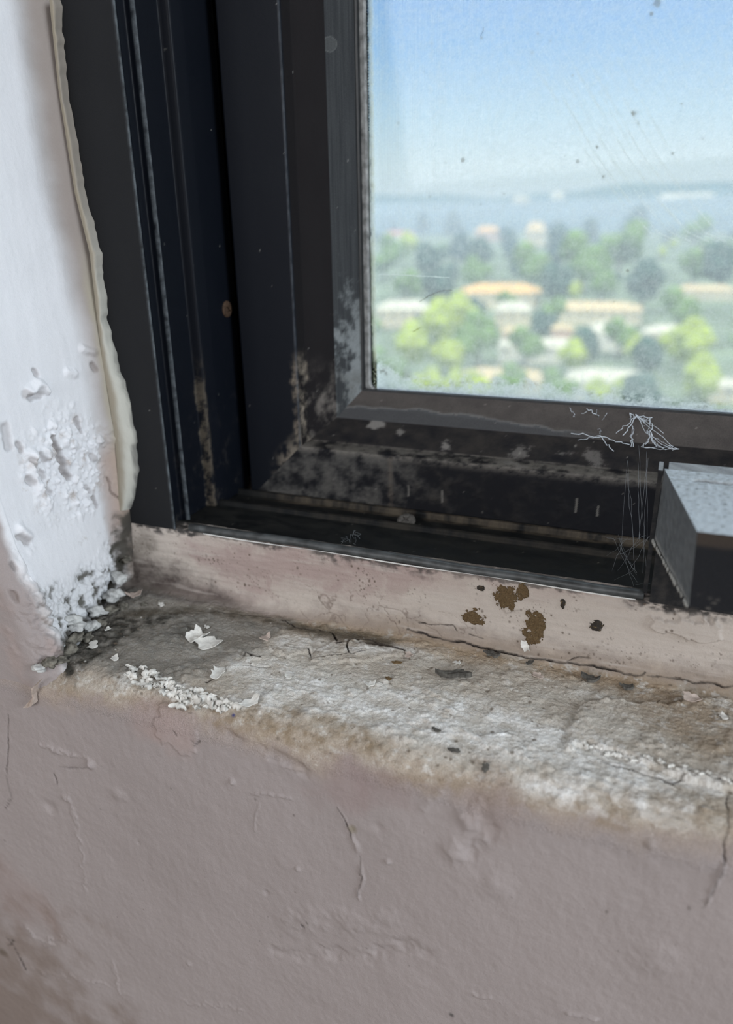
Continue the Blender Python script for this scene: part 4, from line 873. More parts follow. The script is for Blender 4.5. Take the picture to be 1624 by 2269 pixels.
# ------------------------------------------------------------------ loose things on the sill
M_FLK = plain('white paint flake', (0.70, 0.69, 0.65), 0.7, 0.3, 0.15, 400, 0.0002)
M_FLP = plain('pinkish paint flake', (0.50, 0.42, 0.37), 0.8, 0.2, 0.2, 400, 0.0002)
M_CHK = plain('pale plaster chunk', (0.55, 0.56, 0.55), 0.95, 0.1, 0.3, 250, 0.001)
M_CHD = plain('mouldy plaster chunk', (0.17, 0.16, 0.135), 0.95, 0.1, 0.7, 250, 0.001)
M_DRK = plain('dark debris', (0.10, 0.095, 0.085), 0.95, 0.1, 0.5, 400, 0.0006)
M_MUD = plain('dried mud', (0.155, 0.105, 0.055), 0.95, 0.1, 0.55, 260, 0.001)
def surf_pt(x, y):
    a, s = px(x, y); i = min(np.searchsorted(US, a), len(US) - 1); j = min(np.searchsorted(SS, s), len(SS) - 1)
    p_ = P_SURF[i, j]; n_ = NN_SURF[i, j]; return Vector(p_), Vector(n_)
P_SURF = P0 + NN * H[..., None]; NN_SURF = NN
# P was reused above; keep the plaster grid from its own arrays
def flake(name, x, y, r, mat, seed, curl=0.5, asp=1.0, thick=0.0011, lift=0.0012, rot=None, label=None, cat=None, group=None, tilt=0.0):
    rnd = random.Random(seed); p_, n_ = surf_pt(x, y); nr, na = 4, 18; rot = rnd.uniform(0, 6.28) if rot is None else rot
    a = Vector((1, 0, 0)); b_ = n_.cross(a).normalized(); c_, s_ = math.cos(rot), math.sin(rot); e1 = a * c_ + b_ * s_; e2 = -a * s_ + b_ * c_
    outl = [1 + 0.22 * math.sin(k * 0.7 + seed) + 0.18 * math.sin(k * 1.9 + seed * 2) + rnd.uniform(-0.16, 0.16) for k in range(na)]; curl *= 0.55
    def pt(i, k, up):
        rr = r * i / nr * outl[k % na]; th = 2 * math.pi * k / na; u, v = rr * math.cos(th), rr * math.sin(th) * (asp + (0.25 if thick < 0.002 else 0))
        h = lift + curl * (u * u) / r + tilt * (u + r) * 0.5 + up * thick + 0.12 * r * math.sin(u / r * 3 + seed) * (i / nr) 
        return Vector(W(*(p_ + e1 * u + e2 * v + n_ * max(h, 0.0006 + up * thick))))
    vs = []; fs = []
    for up in (0, 1):
        vs.append(pt(0, 0, up)); 
        for i in range(1, nr + 1):
            for k in range(na): vs.append(pt(i, k, up))
    m = 1 + nr * na
    for up in (0, 1):
        o0 = up * m
        for k in range(na):
            f = (o0, o0 + 1 + k, o0 + 1 + (k + 1) % na); fs.append(f if up else f[::-1])
            for i in range(nr - 1):
                f = (o0 + 1 + i * na + k, o0 + 1 + (i + 1) * na + k, o0 + 1 + (i + 1) * na + (k + 1) % na, o0 + 1 + i * na + (k + 1) % na); fs.append(f if up else f[::-1])
    for k in range(na): q = 1 + (nr - 1) * na; fs.append((q + k, m + q + k, m + q + (k + 1) % na, q + (k + 1) % na)[::-1])
    o = poly_obj(name, vs, fs, mat, smooth=False, origin=W(*p_)); return tag(o, label, cat, group)
FL = [(438, 1414, 0.017, M_FLK, 1.2, 0.6, 'large curled white paint flake standing on the grey part of the sill'),
      (462, 1426, 0.021, M_FLK, 0.4, 0.5, 'flat white paint flake lying just right of the large curled flake'),
      (205, 1430, 0.009, M_FLK, 0.3, 0.7, 'pale flake on the mouldy left end of the sill'),
      (298, 1325, 0.011, M_FLP, 1.0, 0.7, 'pinkish flake at the back corner below the kerb'),
      (356, 1341, 0.006, M_FLK, 0.2, 0.5, 'small white flake right of the pinkish corner flake'),
      (238, 1397, 0.005, M_FLK, 0.2, 0.6, 'tiny white chip nearest the eroded wall corner'),
      (484, 1494, 0.011, M_FLK, 0.6, 0.8, 'white flake lying between curled flake and peeling edge'),
      (255, 1460, 0.007, M_FLK, 0.6, 0.6, 'small white flake near the left front of the sill'),
      (588, 1419, 0.010, M_FLP, 0.9, 0.5, 'tan curled chip left of the raised plaster plate'),
      (458, 1391, 0.004, M_FLK, 0.2, 0.7, 'tiny white chip behind the large curled flake'),
      (553, 1559, 0.013, M_FLK, 1.0, 0.4, 'curled white flake at the right end of the peeling edge'),
      (1163, 1428, 0.007, M_FLK, 0.8, 0.7, 'small white chip below the brown mud on the kerb'),
      (905, 1453, 0.007, M_FLP, 0.4, 0.5, 'tan chip beside the long crack on the sill'),
      (1190, 1500, 0.007, M_FLP, 0.3, 0.7, 'tan chip on the sill below the tall mud patch'),
      (1530, 1560, 0.010, M_FLP, 0.5, 0.7, 'pale tan flake on the brown right end of the sill'),
      (1600, 1600, 0.005, M_FLK, 0.3, 0.8, 'tiny white chip nearest the right edge on the sill'),
      (820, 1518, 0.006, M_FLK, 0.6, 0.7, 'small white chip on the salt crust in the sill middle'),
      (1012, 1468, 0.005, M_FLK, 0.3, 0.5, 'small pale chip right of the dark twig debris'),
      (640, 1500, 0.006, M_FLK, 0.5, 0.6, 'small white flake left of the salt crust')]
for i, (x, y, r, m, cu, asp, lb) in enumerate(FL):
    flake('paint_flake', x, y, r, m, 11 + i, cu, asp, label=lb, cat='paint flake', group='loose paint flakes on the sill')
DB = [(1005, 1500, 0.020, M_DRK, 0.3, 0.28, 0.2, 'long dark grey scrap of debris lying on the sill'), (880, 1471, 0.006, M_MUD, 0.3, 0.5, 0.3, 'tiny reddish brown bit on the sill left of the dark scrap'),
      (1090, 1455, 0.010, M_DRK, 0.4, 0.6, 0.2, 'dark crumb on the sill just below the long crack'), (1306, 1507, 0.012, M_DRK, 0.5, 0.5, 0.1, 'brown grey clod on the tan band of the sill'),
      (1390, 1524, 0.010, M_DRK, 0.5, 0.4, 0.2, 'flat dark crumb right of the brown grey clod'), (1172, 1472, 0.006, M_DRK, 0.3, 0.6, 0.4, 'small black crumb below the tall mud patch'),
      (1076, 1702, 0.005, M_DRK, 0.2, 0.6, 1.2, 'small black grain on the front edge of the sill'), (1007, 1664, 0.006, M_DRK, 0.2, 0.6, 0, 'small dark grain on the white salt crust'),
      (860, 1508, 0.004, M_MUD, 0.2, 0.6, 0, 'tiny brown grain left of the dark scrap on the sill'), (965, 1622, 0.006, M_DRK, 0.2, 0.4, 0, 'thin dark grain on the front of the salt crust'),
      (140, 1480, 0.006, M_DRK, 0.2, 0.6, 0, 'dark grain at the far left front of the sill')]
for i, (x, y, r, m, cu, asp, rot, lb) in enumerate(DB):
    flake('debris_crumb', x, y, r, m, 51 + i, cu, asp, thick=r * 0.35, rot=rot, label=lb, cat='debris', group='dark debris on the sill')
# dried mud on the kerb
def mud(x, y, w, h, seed, label, mat=M_MUD):
    p_, n_ = surf_pt(x, y); n_ = Vector((0, -1, 0.03)).normalized(); st = 0.0008; nx_, nz_ = int(w / st), int(h / st)
    u, v = np.meshgrid(np.linspace(-w / 2, w / 2, nx_), np.linspace(-h / 2, h / 2, nz_), indexing='ij')
    hgt = 1 - np.hypot(u / (w / 2), v / (h / 2)) ** 2 + 1.5 * fbm(u * 60, v * 60, 6, seed, 0.7) - 0.1; g = fbm(u * 300, v * 300, 3, seed + 2)
    base = np.stack([p_.x + u, np.full(u.shape, -0.002), p_.z + v], -1)
    i_ = np.clip(np.searchsorted(US, base[..., 0]), 0, len(US) - 1); s_of_z = np.interp(-base[..., 2], -PROF[1:11, 1], PS[1:11]); j_ = np.clip(np.searchsorted(SS, s_of_z), 0, len(SS) - 1)
    ysf = P_SURF[i_, j_, 1]; base[..., 1] = ysf - np.where(hgt > 0.35, 0.0012 + 0.0035 * np.clip(hgt - 0.35, 0, 1) + 0.0012 * g, -0.004)
    ms = 0.5 * (hgt[:-1, :-1] + hgt[1:, 1:]) > 0.22
    if ms.sum() < 6: ms = np.ones_like(ms)
    Cm = np.zeros(base.shape) + np.array((0.155, 0.105, 0.055) if mat is M_MUD else (0.05, 0.045, 0.04)); Cm = mixc(Cm, (0.045, 0.03, 0.018), np.clip(0.3 + 1.2 * g, 0, 1) * 0.7); Cm = mixc(Cm, (0.24, 0.18, 0.10), sst(0.2, 0.6, g))
    o = grid_obj('mud_patch', [dict(P=base, C=Cm, keep=ms)], M_SILL); tag(o, label, 'mud patch', 'dried mud on the kerb')
mud(1120, 1322, 0.050, 0.048, 601, 'ragged brown mud patch high on the kerb, left of the white knob shape')
mud(1156, 1310, 0.026, 0.036, 602, 'narrow brown mud patch touching the frame above the tall patch')
mud(1183, 1388, 0.040, 0.066, 603, 'tall curved brown mud patch, biggest on the kerb')
mud(1050, 1362, 0.044, 0.034, 604, 'broken brown mud patch lowest left on the kerb')
mud(1064, 1300, 0.018, 0.012, 605, 'small grey brown smear just under the frame edge', M_DRK)
mud(1322, 1385, 0.022, 0.022, 606, 'small blackish mud spot right of the tall mud patch', M_DRK)
mud(1246, 1338, 0.010, 0.018, 607, 'tiny brown dot trail high on the kerb right of the mud', M_DRK)

# crumbled plaster chunks in the corner
def chunk(x, y, z_off, r, mat, seed, label):
    rnd = random.Random(seed); bm = bmesh.new(); bmesh.ops.create_icosphere(bm, subdivisions=3, radius=1.0)
    for v in bm.verts:
        c = v.co.copy(); k = 1 + 0.28 * math.sin(c.x * 3.1 + seed) * math.cos(c.y * 2.7 + seed * 2) + 0.22 * math.sin(c.z * 5 + c.x * 4 + seed) + 0.10 * math.sin(c.y * 11 + c.z * 9 + seed); v.co = Vector((c.x * k * rnd.choice((1, 1)), c.y * k, c.z * k * 0.6)) * r * S
    me = bpy.data.meshes.new('plaster_chunk'); bm.to_mesh(me); bm.free(); me.materials.append(mat)
    for p_ in me.polygons: p_.use_smooth = True
    q = on_z(x, y, -0.612 + z_off); o = bpy.data.objects.new('plaster_chunk', me); o.location = W(*q); o.rotation_euler = (rnd.uniform(-.3, .3), rnd.uniform(-.3, .3), rnd.uniform(0, 6)); finish(o); tag(o, label, 'plaster chunk', 'crumbled plaster chunks in the sill corner')
CH = [(110, 1468, 0.010, 0.010, M_CHD, 'foremost dark chunk at the foot of the wall corner'), (135, 1462, 0.004, 0.010, M_CHD, 'dark chunk second from the front in the corner rubble'), (150, 1440, 0.006, 0.013, M_CHD, 'mouldy chunk beside the front pale lump'),
      (118, 1435, 0.012, 0.014, M_CHK, 'pale lump at the front of the corner rubble'), (165, 1415, 0.010, 0.013, M_CHD, 'mouldy chunk in the middle of the corner rubble'), (190, 1412, 0.002, 0.010, M_CHD, 'dark chunk on the sill beside the middle rubble'),
      (200, 1388, 0.010, 0.012, M_CHK, 'pale chunk behind the middle of the corner rubble'), (222, 1380, 0.003, 0.011, M_CHD, 'dark chunk near the back of the corner rubble'), (245, 1352, 0.008, 0.012, M_CHD, 'mouldy chunk under the rounded white lump'),
      (252, 1318, 0.020, 0.016, M_CHK, 'rounded white lump at the back of the corner'), (262, 1280, 0.035, 0.013, M_CHK, 'pale lump standing above the back of the corner'), (272, 1345, 0.002, 0.009, M_CHD, 'small dark chunk at the rear of the rubble'),
      (215, 1355, 0.022, 0.014, M_CHK, 'pale lump bulging from the reveal foot'), (170, 1385, 0.026, 0.014, M_CHK, 'whitish lump on the reveal foot nearer the room'), (100, 1405, 0.024, 0.014, M_CHK, 'whitish lump at the outer wall corner'),
      (278, 1240, 0.05, 0.010, M_CHD, 'dark crumb high in the joint beside the kerb'), (285, 1172, 0.09, 0.010, M_CHD, 'dark crumb under the foot of the frame flange'), (320, 1340, 0.000, 0.006, M_CHD, 'small crumb lying below the pinkish flake'),
      (160, 1372, 0.036, 0.011, M_CHK, 'upper whitish lump on the reveal foot'), (85, 1480, 0.002, 0.009, M_CHK, 'pale lump above the crack at the front corner')]
for i, (x, y, zo, r, m, lb) in enumerate(CH): chunk(x, y, zo, r, m, 3 + i * 1.7, lb)
# peeling ridge of curled paint (still attached to the sill)
rnd = random.Random(9); vs = []; fs = []
RL = [(285, 1500), (320, 1512), (350, 1520), (375, 1535), (400, 1548), (430, 1560), (460, 1562), (490, 1568), (515, 1572)]
RL2 = [(300, 1483), (345, 1500), (400, 1528), (450, 1545)]
def curl_piece(p_, n_, r, rot, seed):
    global vs, fs
    e1 = Vector((math.cos(rot), math.sin(rot), 0)); e2 = n_.cross(e1); rn = random.Random(seed); b = len(vs); nu, nv = 7, 6
    for layer in (0, 1):
        for i in range(nu):
            for j in range(nv):
                u = (i / (nu - 1) - 0.5) * 2 * r * (1 + 0.3 * math.sin(j + seed)); a = j / (nv - 1) * 2.1; h = r * 0.6 * math.sin(a) + 0.15 * r * math.sin(i * 1.7 + seed); v = r * 0.8 * (1 - math.cos(a)) * 0.7 + 0.2 * r * math.sin(i * 2.3 + seed * 2)
                q = p_ + e1 * u + e2 * v + n_ * (h + 0.0012 * layer - 0.001) ; vs.append(W(*q))
    m = nu * nv
    for i in range(nu - 1):
        for j in range(nv - 1):
            q = b + i * nv + j; fs.append((q, q + 1, q + nv + 1, q + nv)); q += m; fs.append((q, q + nv, q + nv + 1, q + 1))
    for i in range(nu - 1):
        for j in (0, nv - 1):
            q = b + i * nv + j; fs.append((q, q + nv, q + nv + m, q + m))
for line, cnt in ((RL, 46), (RL2, 22)):
    for i in range(cnt):
        t = i / (cnt - 1) * (len(line) - 1); k = min(int(t), len(line) - 2); x = line[k][0] + (line[k + 1][0] - line[k][0]) * (t - k) + rnd.uniform(-8, 8); y = line[k][1] + (line[k + 1][1] - line[k][1]) * (t - k) + rnd.uniform(-7, 7)
        p_, n_ = surf_pt(x, y); curl_piece(p_, n_, rnd.uniform(0.003, 0.0105), rnd.uniform(-0.6, 0.6) + (3.14 if rnd.random() < .2 else 0), i * 3.3)
o = poly_obj('peeling_paint', vs, fs, M_FLK, sill, smooth=True)
tag(o, 'ridge of curled white peeling paint')
vs = []; fs = []
for i in range(26):
    t = i / 25; x = 1290 + 320 * t + rnd.uniform(-8, 8); y = 1652 + 92 * t + rnd.uniform(-6, 6); p_, n_ = surf_pt(x, y); curl_piece(p_, n_, rnd.uniform(0.002, 0.005), rnd.uniform(-0.9, 0.9), i * 2.1)
o = poly_obj('peeling_paint', vs, fs, M_FLK, sill, smooth=True); tag(o, 'low broken paint edge at the right end')
# raised shard at the wall crack, far left
def shard(pts, label):
    q = [on_y(x, y, -0.289) for x, y in pts]; vs = []; n = len(q)
    for k, p_ in enumerate(q): vs.append(W(p_[0], -0.291, p_[2]))
    for k, p_ in enumerate(q): vs.append(W(p_[0], -0.297 - 0.006 * (k % 2), p_[2]))
    fs = [tuple(range(n)), tuple(range(n, 2 * n))[::-1]] + [(k, (k + 1) % n, n + (k + 1) % n, n + k) for k in range(n)]
    o = poly_obj('plaster_shard', vs, fs, M_FLP, origin=vs[0]); tag(o, label, 'plaster shard')
shard([(98, 1500), (88, 1512), (84, 1532), (86, 1552), (70, 1562), (66, 1557), (80, 1540), (84, 1515)], 'thin upright plaster shard at the crack below the wall corner')

# ------------------------------------------------------------------ cobwebs
M_WEB = plain('cobweb silk', (0.62, 0.68, 0.74), 0.7, 0.3, 0.1, 100)
M_WEB2 = plain('thin cobweb silk', (0.22, 0.24, 0.26), 0.8, 0.2, 0.1, 100)
def web(lines, r, label, seed, jitter=0.003):
    rnd = random.Random(seed); vs = []; fs = []
    for (a, b_, sag) in lines:
        a = np.array(a); b_ = np.array(b_); n = 9; ph = rnd.uniform(0, 6); path = []
        for k in range(n):
            t = k / (n - 1); q = a + (b_ - a) * t; w_ = math.sin(math.pi * t); q = q + np.array([rnd.uniform(-1, 1) * jitter * w_, rnd.uniform(-1, 1) * jitter * w_, -sag * w_ + rnd.uniform(-1, 1) * jitter * w_]); path.append(q)
        v2, f2_ = tube_pts(path, r * rnd.uniform(0.6, 1.3), 5); b0 = len(vs); vs += v2; fs += [tuple(b0 + i for i in f) for f in f2_]
    o = poly_obj('cobweb', [W(*v) for v in vs], fs, M_WEB2 if seed > 2 else M_WEB, smooth=True, origin=W(*vs[0])); tag(o, label, 'cobweb', 'cobwebs on the window frame')
def wp(x, y, dep): return on_y(x, y, dep)
L1 = []
K = [(1395, 915), (1408, 918), (1425, 930), (1440, 925), (1432, 950), (1440, 965), (1452, 985), (1402, 940), (1398, 990), (1500, 995), (1420, 990)]
for a, b_, dg in ((0, 7, 0), (7, 8, 0), (1, 3, 0), (1, 4, .0), (3, 5, 0), (4, 5, 0), (5, 6, 0), (5, 10, 0), (6, 9, 0), (2, 4, 0), (0, 2, 0), (2, 3, 0), (7, 4, 0), (10, 9, 0), (5, 9, 0)):
    for rep in range(2): L1.append((wp(*K[a], 0.285 - 0.03 * (K[a][1] > 960)), wp(K[b_][0] + rep * 5, K[b_][1], 0.285 - 0.04 * (K[b_][1] > 960)), 0.002))
for x in (1380, 1455, 1470, 1490, 1365): L1.append((wp(1410, 920, 0.286), wp(x, 960 + (x % 7) * 5, 0.25), 0.0))
web(L1, 0.00050, 'bright tangled cobweb on the ledge below the glass, above the latch', 1)
L2 = []
for i, (a, b_) in enumerate((((1262, 903), (1275, 925)), ((1275, 925), (1300, 912)), ((1322, 908), (1326, 945)), ((1326, 945), (1345, 915)), ((1300, 905), (1320, 918)), ((1326, 945), (1330, 962)), ((1265, 960), (1340, 968)), ((1340, 968), (1395, 985)), ((1280, 975), (1330, 965)), ((1330, 965), (1360, 1000)))):
    L2.append((wp(*a, 0.285 if a[1] < 950 else 0.26), wp(*b_, 0.285 if b_[1] < 950 else 0.26), 0.001))
web(L2, 0.0005, 'small faint cobweb on the ledge left of the bright cobweb', 2)
L3 = []
rnd = random.Random(77)
for i in range(8):
    x0 = rnd.uniform(1385, 1445); x1 = x0 + rnd.uniform(-25, 25); L3.append((wp(x0, rnd.uniform(985, 1050), 0.20), wp(x1, rnd.uniform(1180, 1290), rnd.uniform(0.03, 0.10)), 0.0))
for i in range(14):
    x0 = rnd.uniform(1340, 1400); L3.append((wp(x0, rnd.uniform(1180, 1290), 0.06), wp(x0 + rnd.uniform(20, 60), rnd.uniform(1180, 1300), 0.03), 0.003))
web(L3, 0.00016, 'thin cobweb hanging down beside the latch over the lower track', 3, 0.0015)
L4 = []
for i in range(8):
    x0 = rnd.uniform(770, 800); L4.append((wp(x0, rnd.uniform(1170, 1190), 0.05), wp(x0 + rnd.uniform(-25, 20), rnd.uniform(1190, 1220), 0.02), 0.0))
web(L4[:4], 0.0002, 'little cobweb scrap in the lower track left of the screw', 4, 0.006)

# ------------------------------------------------------------------ outdoors: town far below
GZ = -44.0                                          # ground level outside relative to the camera, metres
CAMP = Vector((0, -S, CZ))
def ground_pt(x, y, dz=0.0):
    d = ray(x, y); t = (GZ + dz) / d[2]; return Vector((d[0] * t, d[1] * t - S, CZ + GZ + dz)), t
def hill_z(D): return float(np.interp(D, [1700, 2100, 2600, 3100], [-44.5, -12, 34, 66]))
HZ = {}
def hill_pt(x, y):
    d = ray(x, y)
    for D in range(1700, 3100, 5):
        t = D / math.hypot(d[0], d[1])
        if d[2] * t <= hill_z(D): return Vector((d[0] * t, d[1] * t - S, CZ + d[2] * t)), t
    return Vector((d[0] * t, d[1] * t - S, CZ + d[2] * t)), t
def gm_(name, c, n=0.3, sc=0.05): return plain(name, c, 0.95, 0.1, n, sc)
M_GRASS = gm_('meadow and gardens', (0.15, 0.18, 0.10), 0.6, 0.03)
M_HILL = gm_('wooded hill', (0.07, 0.12, 0.12), 0.3, 0.01)
n = 90; xs = np.linspace(-1500, 5200, n); ys = np.concatenate([np.linspace(8, 1500, 50), np.linspace(1560, 7000, 40)])
vs = [(x, y, CZ + GZ + 2.5 * math.sin(x / 190.) * math.sin(y / 150.) - 1.5) for x in xs for y in ys]; m = len(ys)
fs = [(i * m + j, (i + 1) * m + j, (i + 1) * m + j + 1, i * m + j + 1) for i in range(n - 1) for j in range(m - 1)]
o = poly_obj('ground', vs, fs, M_GRASS, smooth=True, origin=(0, 8, CZ + GZ)); tag(o, 'green valley floor far below, seen through the dirty glass', 'ground', kind='structure')
vs = []; n = 160
for i in range(n + 1):
    az = math.radians(-40 + 90 * i / n); 
    for k, (D, hh) in enumerate(((1700, -44.5), (2100, -12), (2600, 34), (3100, 66), (3500, 60), (4200, -46))):
        e = 14 * math.sin(az * 9 + 1) + 8 * math.sin(az * 23 + k) + 4 * math.sin(az * 61 + k * 2); vs.append((D * math.sin(az), D * math.cos(az), CZ + hh + (e if k in (1, 2, 3, 4) else 0)))
fs = [(i * 6 + k, i * 6 + k + 1, (i + 1) * 6 + k + 1, (i + 1) * 6 + k) for i in range(n) for k in range(5)]
o = poly_obj('hill_ridge', vs, fs, M_HILL, smooth=True, origin=(0, 3000, CZ + GZ)); tag(o, 'long low blue-grey hill ridge on the horizon behind the glass', 'hill', kind='structure')
WALLM = {k: gm_('house wall ' + k, c, 0.08, 0.3) for k, c in dict(cream=(0.66, 0.56, 0.38), white=(0.72, 0.68, 0.56), pink=(0.62, 0.40, 0.30), grey=(0.55, 0.55, 0.52)).items()}
ROOFM = {k: gm_('roof ' + k, c, 0.15, 0.6) for k, c in dict(orange=(0.75, 0.42, 0.15), tan=(0.62, 0.45, 0.24), red=(0.62, 0.20, 0.14), pale=(0.58, 0.52, 0.38), brown=(0.50, 0.28, 0.16)).items()}
M_PANE = plain('far window glass', (0.05, 0.06, 0.08), 0.2, 0.5)
TAKEN = []
def house(x, y, wpx, hpx, roof, wall, label, dz=0):
    c, t = ground_pt(x, y + hpx * 0.5, 0) if y > 475 else hill_pt(x, y + hpx * 0.5); sc = t / FPX; w_ = wpx * sc; h = hpx * sc * 0.55; dp = min(max(w_ * 0.5, hpx * sc * 2.2), 30.0); rh = hpx * sc * 0.35
    uu = Vector((c.x, c.y, 0)).normalized()
    TAKEN.append((c.x + uu.x * dp / 2, c.y + uu.y * dp / 2, math.hypot(w_, dp) * 0.5))
    root = empty('house', c, label=label, cat='house', group='distant houses beyond the glass'); a = math.atan2(-c.x, c.y)
    root.rotation_euler = (0, 0, a); root['label'] = label
    def part(nm, vv, ff, mt, par=root):
        me = bpy.data.meshes.new(nm); me.from_pydata(vv, [], ff); me.materials.append(mt); oo = bpy.data.objects.new(nm, me); col_.objects.link(oo); oo.parent = par; return oo
    vv, ff = boxes_np([(-w_ / 2, w_ / 2, 0, dp, -6, h)]); wl_ = part('walls', vv, ff, WALLM[wall])
    e = 0.4; x0, x1, y0, y1 = -w_ / 2 - e, w_ / 2 + e, -e, dp + e; ym = dp / 2; hip = min(w_ * 0.25, dp * 0.4)
    vv = [(x0, y0, h), (x1, y0, h), (x1, y1, h), (x0, y1, h), (x0 + hip, ym, h + rh), (x1 - hip, ym, h + rh)]
    part('roof', vv, [(0, 1, 5, 4), (1, 2, 5), (2, 3, 4, 5), (3, 0, 4), (3, 2, 1, 0)], ROOFM[roof])
    nwin = max(2, min(8, int(w_ / 4)))
    for k in range(nwin):
        cx = -w_ / 2 + w_ * (k + 0.5) / nwin; bw = w_ / nwin * 0.18
        vv, ff = boxes_np([(cx - bw, cx + bw, -0.08, 0.05, h * 0.45, h * 0.75)]); part('window', vv, ff, M_PANE)
HS = [(1108, 652, 175, 46, 'orange', 'cream', 'long tan-orange building in the middle distance beyond the pane'),
      (1080, 515, 56, 30, 'orange', 'pink', 'small bright orange-roofed house high on the left of the view'),
      (1185, 515, 44, 50, 'tan', 'cream', 'pale house just right of the bright orange-roofed one'),
      (1275, 492, 50, 22, 'pale', 'cream', 'cream house right of the pale one under the hills'),
      (1520, 441, 120, 26, 'pale', 'white', 'long white building close under the hill ridge on the right'),
      (1575, 560, 60, 26, 'tan', 'pink', 'pinkish house at the right edge above mid view'),
      (1320, 690, 190, 40, 'tan', 'cream', 'long cream building right of the long tan-orange one'),
      (1350, 742, 100, 52, 'pale', 'white', 'white house in the centre right with an orange annex'),
      (1284, 746, 14, 26, 'orange', 'pink', 'narrow orange annex left of the white house'),
      (1245, 732, 46, 22, 'tan', 'pink', 'salmon house left of the white house'),
      (1135, 692, 76, 44, 'pale', 'cream', 'cream house below the long tan-orange building'),
      (1135, 738, 46, 24, 'tan', 'pink', 'pinkish house below the cream house'),
      (1200, 772, 190, 40, 'pale', 'white', 'long pale building lowest in the middle of the view'),
      (1490, 742, 130, 40, 'pale', 'cream', 'cream house right of the white house'),
      (885, 520, 70, 18, 'red', 'white', 'red-roofed house at the far left of the view'),
      (875, 490, 90, 18, 'pale', 'white', 'pale long house above the red-roofed house'),
      (895, 690, 120, 46, 'pale', 'cream', 'cream house at the lower left of the view'),
      (1560, 645, 120, 26, 'tan', 'cream', 'tan-roofed building at the right edge mid view'),
      (1590, 860, 90, 40, 'pale', 'cream', 'cream house at the lower right corner of the view'),
      (1340, 850, 170, 56, 'pale', 'white', 'pale flat building lowest right behind the crusted glass'),
      (1110, 845, 170, 50, 'tan', 'cream', 'cream building lowest left behind the crusted glass'),
      (1235, 432, 30, 12, 'pale', 'white', 'tiny white house under the middle of the hill ridge'),
      (1155, 440, 36, 10, 'pale', 'cream', 'tiny cream house under the left of the hill ridge')]
for h_ in HS:
    x, y, wp_, hp_ = h_[:4]
    house(x, y, wp_, hp_, h_[4], h_[5], h_[6])
LEAF = [gm_('foliage deep green', (0.035, 0.075, 0.055), 0.4, 0.3), gm_('foliage mid green', (0.13, 0.21, 0.05), 0.4, 0.3), gm_('foliage yellow green', (0.36, 0.42, 0.06), 0.35, 0.3), gm_('foliage blue green', (0.05, 0.09, 0.085), 0.4, 0.3)]
M_BARK = gm_('bark', (0.10, 0.07, 0.05), 0.3, 2)
TREES = []
for k in range(4):
    rnd = random.Random(k + 70); bm = bmesh.new()
    for b_ in range(7):
        bmm = bmesh.ops.create_icosphere(bm, subdivisions=2, radius=rnd.uniform(2.0, 3.2)); off = Vector((rnd.uniform(-2.6, 2.6), rnd.uniform(-2.6, 2.6), rnd.uniform(4, 9)))
        for v in bmm['verts']: v.co = v.co * (1 + 0.15 * math.sin(v.co.x * 4 + v.co.z * 5 + b_)) + off
    me = bpy.data.meshes.new('crown'); bm.to_mesh(me); bm.free(); me.materials.append(LEAF[k])
    vv, ff = tube_pts([(0, 0, -2), (0.1, 0, 2), (0, 0.1, 6)], [0.5, 0.35, 0.2], 8); mt = bpy.data.meshes.new('trunk'); mt.from_pydata(vv, [], ff); mt.materials.append(M_BARK)
    TREES.append((me, mt))
TL = ['blurred dark green tree standing in the valley beyond the glass', 'blurred mid green tree standing in the valley beyond the glass', 'blurred sunlit yellow-green tree standing in the valley beyond the glass', 'blurred blue-green tree far off in the valley beyond the glass']
def tree(x, y, spx, k):
    c, t = ground_pt(x, y + spx * 0.5); s_ = spx * t / FPX / 9.5; R__ = 4.6 * s_
    for (qx, qy, qr) in TAKEN:
        if math.hypot(c.x - qx, c.y - qy) < (R__ + qr) * 1.04: return
    TAKEN.append((c.x, c.y, R__))
    root = empty('tree', c, label=TL[k], cat='tree', group=['dark green valley trees', 'mid green valley trees', 'yellow-green valley trees', 'blue-green far trees'][k]); root.scale = (s_, s_, s_); root.rotation_euler = (0, 0, (x * 7 + y) % 6.28)
    for me, nm in zip(TREES[k], ('crown', 'trunk')):
        oo = bpy.data.objects.new(nm, me); col_.objects.link(oo); oo.parent = root
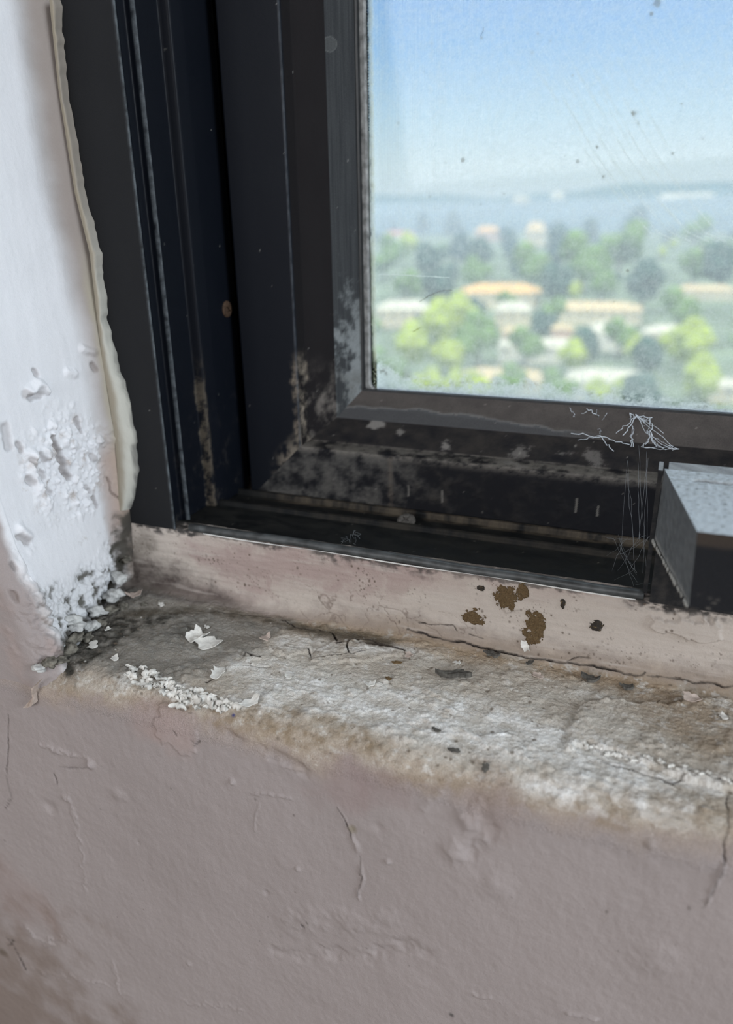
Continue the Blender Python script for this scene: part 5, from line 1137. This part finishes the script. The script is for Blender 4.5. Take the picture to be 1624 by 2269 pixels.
SPOT = [(870, 560, 60, 1), (900, 545, 50, 2), (850, 590, 60, 1), (960, 590, 70, 0), (1010, 560, 60, 3), (1060, 570, 60, 0), (1130, 545, 50, 3), (1180, 600, 90, 1), (1240, 560, 80, 3), (1290, 590, 110, 1), (1370, 560, 100, 1), (1450, 560, 100, 3), (1470, 600, 110, 0), (1540, 520, 60, 1),
        (1420, 640, 90, 0), (1240, 640, 80, 0), (960, 650, 80, 0), (900, 640, 60, 1), (1020, 700, 90, 2), (960, 720, 100, 2), (1060, 760, 100, 1), (900, 770, 100, 2), (990, 800, 110, 2), (1110, 790, 80, 1), (1200, 810, 90, 2), (1290, 815, 90, 2), (1380, 800, 100, 2), (1440, 820, 90, 1),
        (1540, 770, 110, 2), (1600, 790, 120, 2), (1560, 850, 110, 2), (1480, 870, 90, 1), (1500, 690, 80, 1), (1590, 700, 100, 0), (1430, 720, 60, 2), (1220, 700, 60, 1), (1060, 610, 60, 1), (1330, 630, 70, 1), (1600, 600, 90, 0), (1130, 860, 80, 1), (860, 830, 90, 1), (1240, 870, 80, 1), (1530, 600, 70, 1), (1300, 520, 50, 3), (1400, 500, 60, 3), (1000, 500, 40, 3), (940, 500, 40, 3), (1230, 515, 36, 3)]
rnd = random.Random(4)
for s_ in SPOT: tree(*s_)
for i in range(420):
    if len(TAKEN) > 150: break
    y = 470 + 420 * rnd.random() ** 1.3; x = rnd.uniform(815, 1660); tree(x, y, 12 + (y - 455) * 0.17 * rnd.uniform(0.7, 1.2), 3 if y < 540 else rnd.choice((0, 1, 1, 2) if y < 680 else (1, 2, 2, 0)))

# ------------------------------------------------------------------ haze over the valley (real air between the window and the hills)
hm, nt, out = new_mat('valley haze'); vsn = nt.nodes.new('ShaderNodeVolumeScatter'); vsn.inputs['Color'].default_value = (0.90, 0.96, 1.0, 1)
vsn.inputs['Density'].default_value = 0.00046; vsn.inputs['Anisotropy'].default_value = 0.2; nt.links.new(vsn.outputs[0], out.inputs['Volume'])
vs, fs = boxes_np([(-1500, 3400, 25, 2300, CZ - 52, CZ + 18)])
o = poly_obj('haze', vs, fs, hm, origin=(1000, 25, CZ - 52)); tag(o, 'pale blue haze hanging over the valley and its hills', 'haze', kind='stuff')
